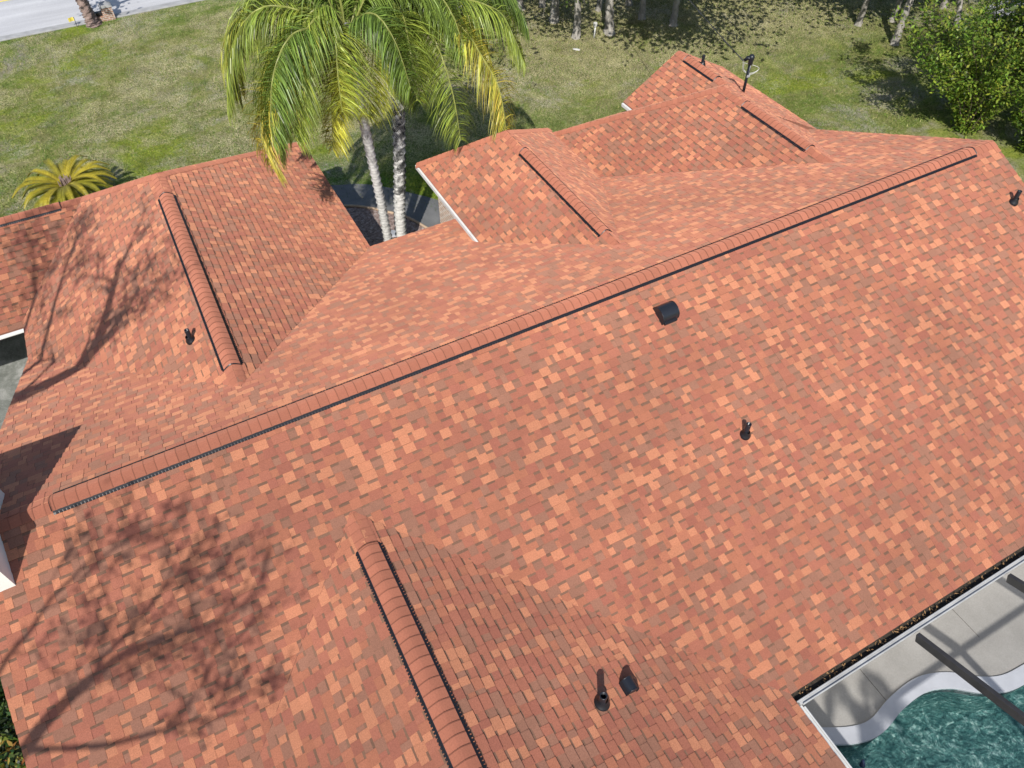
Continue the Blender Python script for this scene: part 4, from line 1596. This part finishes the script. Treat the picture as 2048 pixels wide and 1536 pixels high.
bare_tree('sparse_tree', (-8.9, 1.6, 0), [
    ([(-8.9, 1.6, -.1), (-8.6, 1.3, 4.0), (-7.94, 0.58, 7.63), (-7.41, -0.05, 8.52), (-6.79, -0.73, 9.46), (-6.32, -0.98, 10.32), (-6.23, -0.98, 10.94), (-6.02, -0.62, 11.62), (-6.0, -0.48, 12.21)], 0.24, 0.085, 8, 0.9),
    ([(-6.79, -0.73, 9.46), (-6.1, -0.85, 10.12), (-5.8, -0.99, 10.75), (-5.51, -1.1, 11.39), (-5.49, -1.28, 11.85)], 0.09, 0.025, 7, 0.8),
    ([(-7.94, 0.58, 7.63), (-8.0, 0.9, 8.8), (-7.8, 1.4, 10.2), (-7.7, 1.9, 11.2)], 0.09, 0.03, 8, 0.9),
    ([(-7.41, -0.05, 8.52), (-7.3, 0.5, 9.6), (-7.2, 0.9, 11.0), (-7.0, 1.2, 12.0)], 0.08, 0.03, 8, 0.9)],
    'sparse leaved tree outside the left gable, the one nearer the driveway', 8, 0.2, 1700)


# ------------------------------------------------------------------ shrubs
def shrub(name, loc, label, cat, group, seed, n_stem, h, spread, nleaf, leaf, cols, lean=(0, 0), stemr=0.018, mat='bush_leaf', leafw=0.5):
    r_ = random.Random(seed)
    root = empty(name, loc, label, cat, group)
    st, lf = MB(), MB()
    nodes = []
    for k in range(n_stem):
        a = r_.uniform(0, 6.283)
        s = spread * math.sqrt(r_.random())
        hh = h * r_.uniform(.6, 1.05)
        tip = Vector((math.cos(a) * s + lean[0], math.sin(a) * s + lean[1], hh))
        cv = catmull([Vector((math.cos(a) * .15, math.sin(a) * .15, -.05)), tip * .35 + Vector((0, 0, hh * .15)), tip * .72 + Vector((r_.uniform(-.1, .1), r_.uniform(-.1, .1), hh * .06)), tip], 6)
        st.tube(cv, [stemr * (1 - .8 * i / (len(cv) - 1)) for i in range(len(cv))], 5, (1, 1, 1), False)
        nodes += cv[int(len(cv) * .08):]
        for j in range(3):
            b0 = cv[r_.randrange(len(cv) // 2, len(cv))]
            e = b0 + Vector((r_.uniform(-1, 1), r_.uniform(-1, 1), r_.uniform(-.1, .9))) * h * .14
            st.tube([b0, (b0 + e) / 2 + Vector((0, 0, .03)), e], [stemr * .4, stemr * .3, stemr * .1], 4, (1, 1, 1), False)
            nodes += [e, (b0 + e) / 2]
    clumps = [(nodes[r_.randrange(len(nodes))], r_.random()) for _ in range(max(1, nleaf // 16))]
    for k in range(nleaf):
        c, tone = clumps[r_.randrange(len(clumps))]
        p = c + Vector((r_.gauss(0, 1), r_.gauss(0, 1), r_.gauss(0, .8))) * leaf * 2.2
        if p.z < 0.03:
            continue
        u = Vector((r_.uniform(-1, 1), r_.uniform(-1, 1), r_.uniform(-.8, .5))).normalized()
        v = u.cross(Vector((r_.uniform(-.4, .4), r_.uniform(-.4, .4), 1))).normalized()
        s = leaf * r_.uniform(.6, 1.25)
        f = min(.999, max(0, tone * .75 + r_.uniform(-.1, .35)))
        i = int(f * (len(cols) - 1))
        g_ = f * (len(cols) - 1) - i
        cc = tuple((a * (1 - g_) + b * g_) * r_.uniform(.85, 1.15) for a, b in zip(cols[i], cols[min(i + 1, len(cols) - 1)]))
        lf.poly([p - u * s, p - u * s * .2 + v * s * leafw, p + u * s * .5 + v * s * leafw * .6, p + u * s, p + u * s * .5 - v * s * leafw * .6, p - u * s * .2 - v * s * leafw], cc)
    st.build('stems', 'wood_pole', root, True)
    lf.build('foliage', mat, root)
    return root


LG = ((0.040, 0.085, 0.014), (0.115, 0.190, 0.024), (0.215, 0.310, 0.038), (0.37, 0.43, 0.065))
shrub('leafy_bush', (25.1, 6.0, 0), 'tall many stemmed light green bush behind the right gable', 'bush', 'bushes behind the right gable', 61, 70, 3.9, 2.7, 15000, 0.065, LG, (-0.3, 0.5), 0.013)
shrub('leafy_bush', (27.6, 4.9, 0), 'dense bush at the right edge beside the tall light green one', 'bush', 'bushes behind the right gable', 62, 44, 4.4, 2.1, 11500, 0.07, LG, (-0.2, 0.8))
shrub('leafy_bush', (25.9, 4.1, 0), 'low dark bush in the shade just past the right gable peak', 'bush', 'bushes behind the right gable', 63, 26, 1.7, 1.0, 4500, 0.07, LG[:3])
shrub('leafy_bush', (29.5, 7.6, 0), 'loose sprawling bush between the tall light green one and the rocks', 'bush', 'bushes behind the right gable', 64, 30, 2.6, 1.6, 5000, 0.08, LG)
CR = ((0.012, 0.025, 0.008), (0.03, 0.07, 0.014), (0.10, 0.14, 0.02), (0.36, 0.30, 0.06), (0.40, 0.07, 0.03))
shrub('croton_bush', (-5.75, -0.9, 0), 'red and yellow croton bush below the left roof edge', 'bush', 'crotons below the left roof edge', 71, 34, 0.95, 0.75, 3200, 0.10, CR, stemr=0.012, leafw=.32)
shrub('croton_bush', (-5.5, -2.1, 0), 'glossy croton bush lowest along the left roof edge', 'bush', 'crotons below the left roof edge', 72, 34, 1.05, 0.75, 3200, 0.10, CR, stemr=0.012, leafw=.32)
shrub('croton_bush', (-5.95, 0.35, 0), 'dark croton bush highest along the left roof edge', 'bush', 'crotons below the left roof edge', 73, 26, 0.8, 0.7, 2400, 0.09, CR[:3], stemr=0.012, leafw=.32)
shrub('bed_shrub', (3.75, 8.0, 0), 'dark low shrub against the left wing wall beside the palms', 'bush', None, 74, 26, 0.75, 0.5, 1800, 0.06, LG[:2])

# ------------------------------------------------------------------ small things on the lawn and road
mbx = empty('brick_mailbox', (0.02, 30.05, 0), 'low brick mailbox post with a grey rounded top beside the roadside trunk', 'mailbox')
m = MB()
m.box((0.10, 0, 0.42), (0.62, 0.55, 0.85), None, (1, 1, 1), 0.01)
m.box((-0.42, -0.05, 0.16), (0.5, 0.42, 0.32), None, (1, 1, 1), 0.01)
m.build('brick_post', 'mailbox_brick', mbx)
m = MB()
arc = [(math.cos(math.pi * i / 10) * 0.36, math.sin(math.pi * i / 10) * 0.2) for i in range(11)]
for i in range(10):
    (a0, z0), (a1, z1) = arc[i], arc[i + 1]
    m.poly([(0.10 + a0, -0.32, 0.85 + z0), (0.10 + a0, 0.32, 0.85 + z0), (0.10 + a1, 0.32, 0.85 + z1), (0.10 + a1, -0.32, 0.85 + z1)])
m.poly([(0.10 + a, -0.32, 0.85 + z) for a, z in arc][::-1])
m.poly([(0.10 + a, 0.32, 0.85 + z) for a, z in arc])
m.poly([(0.46, -0.32, 0.85), (0.46, 0.32, 0.85), (-0.26, 0.32, 0.85), (-0.26, -0.32, 0.85)])
m.build('rounded_top', 'concrete_grey', mbx)
m = MB()
m.box((-0.42, -0.02, 0.48), (0.48, 0.24, 0.26), None, (1, 1, 1), 0.06)
m.build('letter_box', 'mailbox_metal', mbx)
mbx.scale = (0.72, 0.72, 0.62)

wp = empty('marker_post', (17.54, 18.30, 0), 'short white utility post standing in the grass between the oaks', 'post')
m = MB()
m.tube([(0, 0, -.05), (0, 0, 0.5)], 0.04, 12)
m.build('post', 'white_plastic', wp, True)
m = MB()
m.box((0, 0, 0.55), (0.13, 0.13, 0.18), None, (1, 1, 1), 0.03)
m.build('cap', 'white_plastic', wp)

fl = empty('marker_flag', (-1.28, 29.85, 0), 'small yellow marker flag at the kerb', 'flag')
m = MB()
m.tube([(0, 0, -.02), (0.02, 0.0, 0.42)], 0.012, 6)
m.build('wire_stem', 'wire_grey', fl)
m = MB()
for i in range(4):
    x0, x1 = i * 0.055, (i + 1) * 0.055
    y0, y1 = 0.03 * math.sin(i * 1.3), 0.03 * math.sin((i + 1) * 1.3)
    m.poly([(-x0, y0, 0.27), (-x1, y1, 0.26), (-x1, y1, 0.42), (-x0, y0, 0.42)])
    m.poly([(-x0, y0 + .004, 0.42), (-x1, y1 + .004, 0.42), (-x1, y1 + .004, 0.26), (-x0, y0 + .004, 0.27)])
m.build('flag_cloth', 'yellow_plastic', fl)


def rock(name, loc, s, label, group, seed, mat='grey_rock'):
    r_ = random.Random(seed)
    bm = bmesh.new()
    bmesh.ops.create_icosphere(bm, subdivisions=3, radius=1.0)
    ph = [Vector((r_.uniform(-1, 1), r_.uniform(-1, 1), r_.uniform(-1, 1))).normalized() for _ in range(9)]
    off = [r_.uniform(.55, .95) for _ in ph]
    for v in bm.verts:
        for p, o_ in zip(ph, off):
            dd = v.co.dot(p) - o_
            if dd > 0:
                v.co -= p * dd * .9
        v.co = Vector((v.co.x * s[0], v.co.y * s[1], v.co.z * s[2]))
    me = bpy.data.meshes.new(name)
    bm.to_mesh(me)
    bm.free()
    me.materials.append(MAT[mat])
    o = bpy.data.objects.new(name, me)
    o.location = loc
    o.rotation_euler = (0, 0, r_.uniform(0, 6))
    COL.objects.link(o)
    tag(o, label, 'rock', group)


for i, (x, y, s, lab) in enumerate([(32.0, 9.7, (.9, .6, .35), 'flat grey rock nearest the tall bush'), (33.3, 10.3, (1.1, .8, .5), 'large grey rock in the middle of the rock pile'),
                                    (34.6, 9.6, (.8, .9, .45), 'rounded grey rock at the right of the rock pile'), (34.2, 11.3, (1.2, .7, .5), 'long grey rock at the back of the pile'), (32.6, 8.6, (.6, .5, .35), 'smallest grey rock half hidden by the bush')]):
    rock('boulder', (x, y, 0.12), s, lab, 'grey rocks at the upper right', 80 + i)
rock('stepping_stone', (16.33, 17.75, 0.02), (.17, .08, .04), 'thin white stone lying in the grass before the oaks', None, 95, 'white_plastic')
r_ = random.Random(9)
for i, (x, y, s) in enumerate([(5.45, 9.75, .28), (5.75, 9.25, .30), (5.2, 10.15, .24), (5.95, 9.75, .22)]):
    rock('bed_stone', (x, y, 0.03), (s, s * .8, .05), ['flat pale stone in the planting bed between the palm trunks', 'largest flat stone by the thicker palm trunk', 'flat stone next to the bed edging', 'small flat stone near the brick wall side'][i], 'flat stones in the planting bed', 97 + i, 'coping_concrete')

# utility pole beyond the frame and the cable to the mast
pole_top = Vector((24.5, 40.5, 8.6))
up_ = empty('utility_pole', (24.5, 40.5, 0), 'wooden utility pole across the road', 'utility pole')
m = MB()
m.tube([(0, 0, -.2), (0, 0, 9.2)], [0.16, 0.12], 12)
m.build('pole', 'wood_pole', up_, True)
m = MB()
m.box((0, 0, 8.7), (2.0, 0.1, 0.12), None, (1, 1, 1), 0.01)
m.build('crossarm', 'wood_pole', up_)
a = hd + Vector((-0.15, 0.12, -0.02))
m = MB()
NP = 60
pts = []
for i in range(NP + 1):
    f = i / NP
    p = a.lerp(pole_top, f)
    p.z -= 4 * 1.2 * f * (1 - f)
    pts.append(p)
m.tube(pts, 0.013, 6)
ph2 = []
for i, p in enumerate(pts):
    ph2.append(p + Vector((math.cos(i * 1.9), math.sin(i * 1.9), math.sin(i * 1.9)) ) * 0.02)
m.tube(ph2, 0.008, 5)
o = m.build('service_cable', 'wire_grey', None, True)
tag(o, 'twisted black service cable running from the mast over the lawn', 'cable')
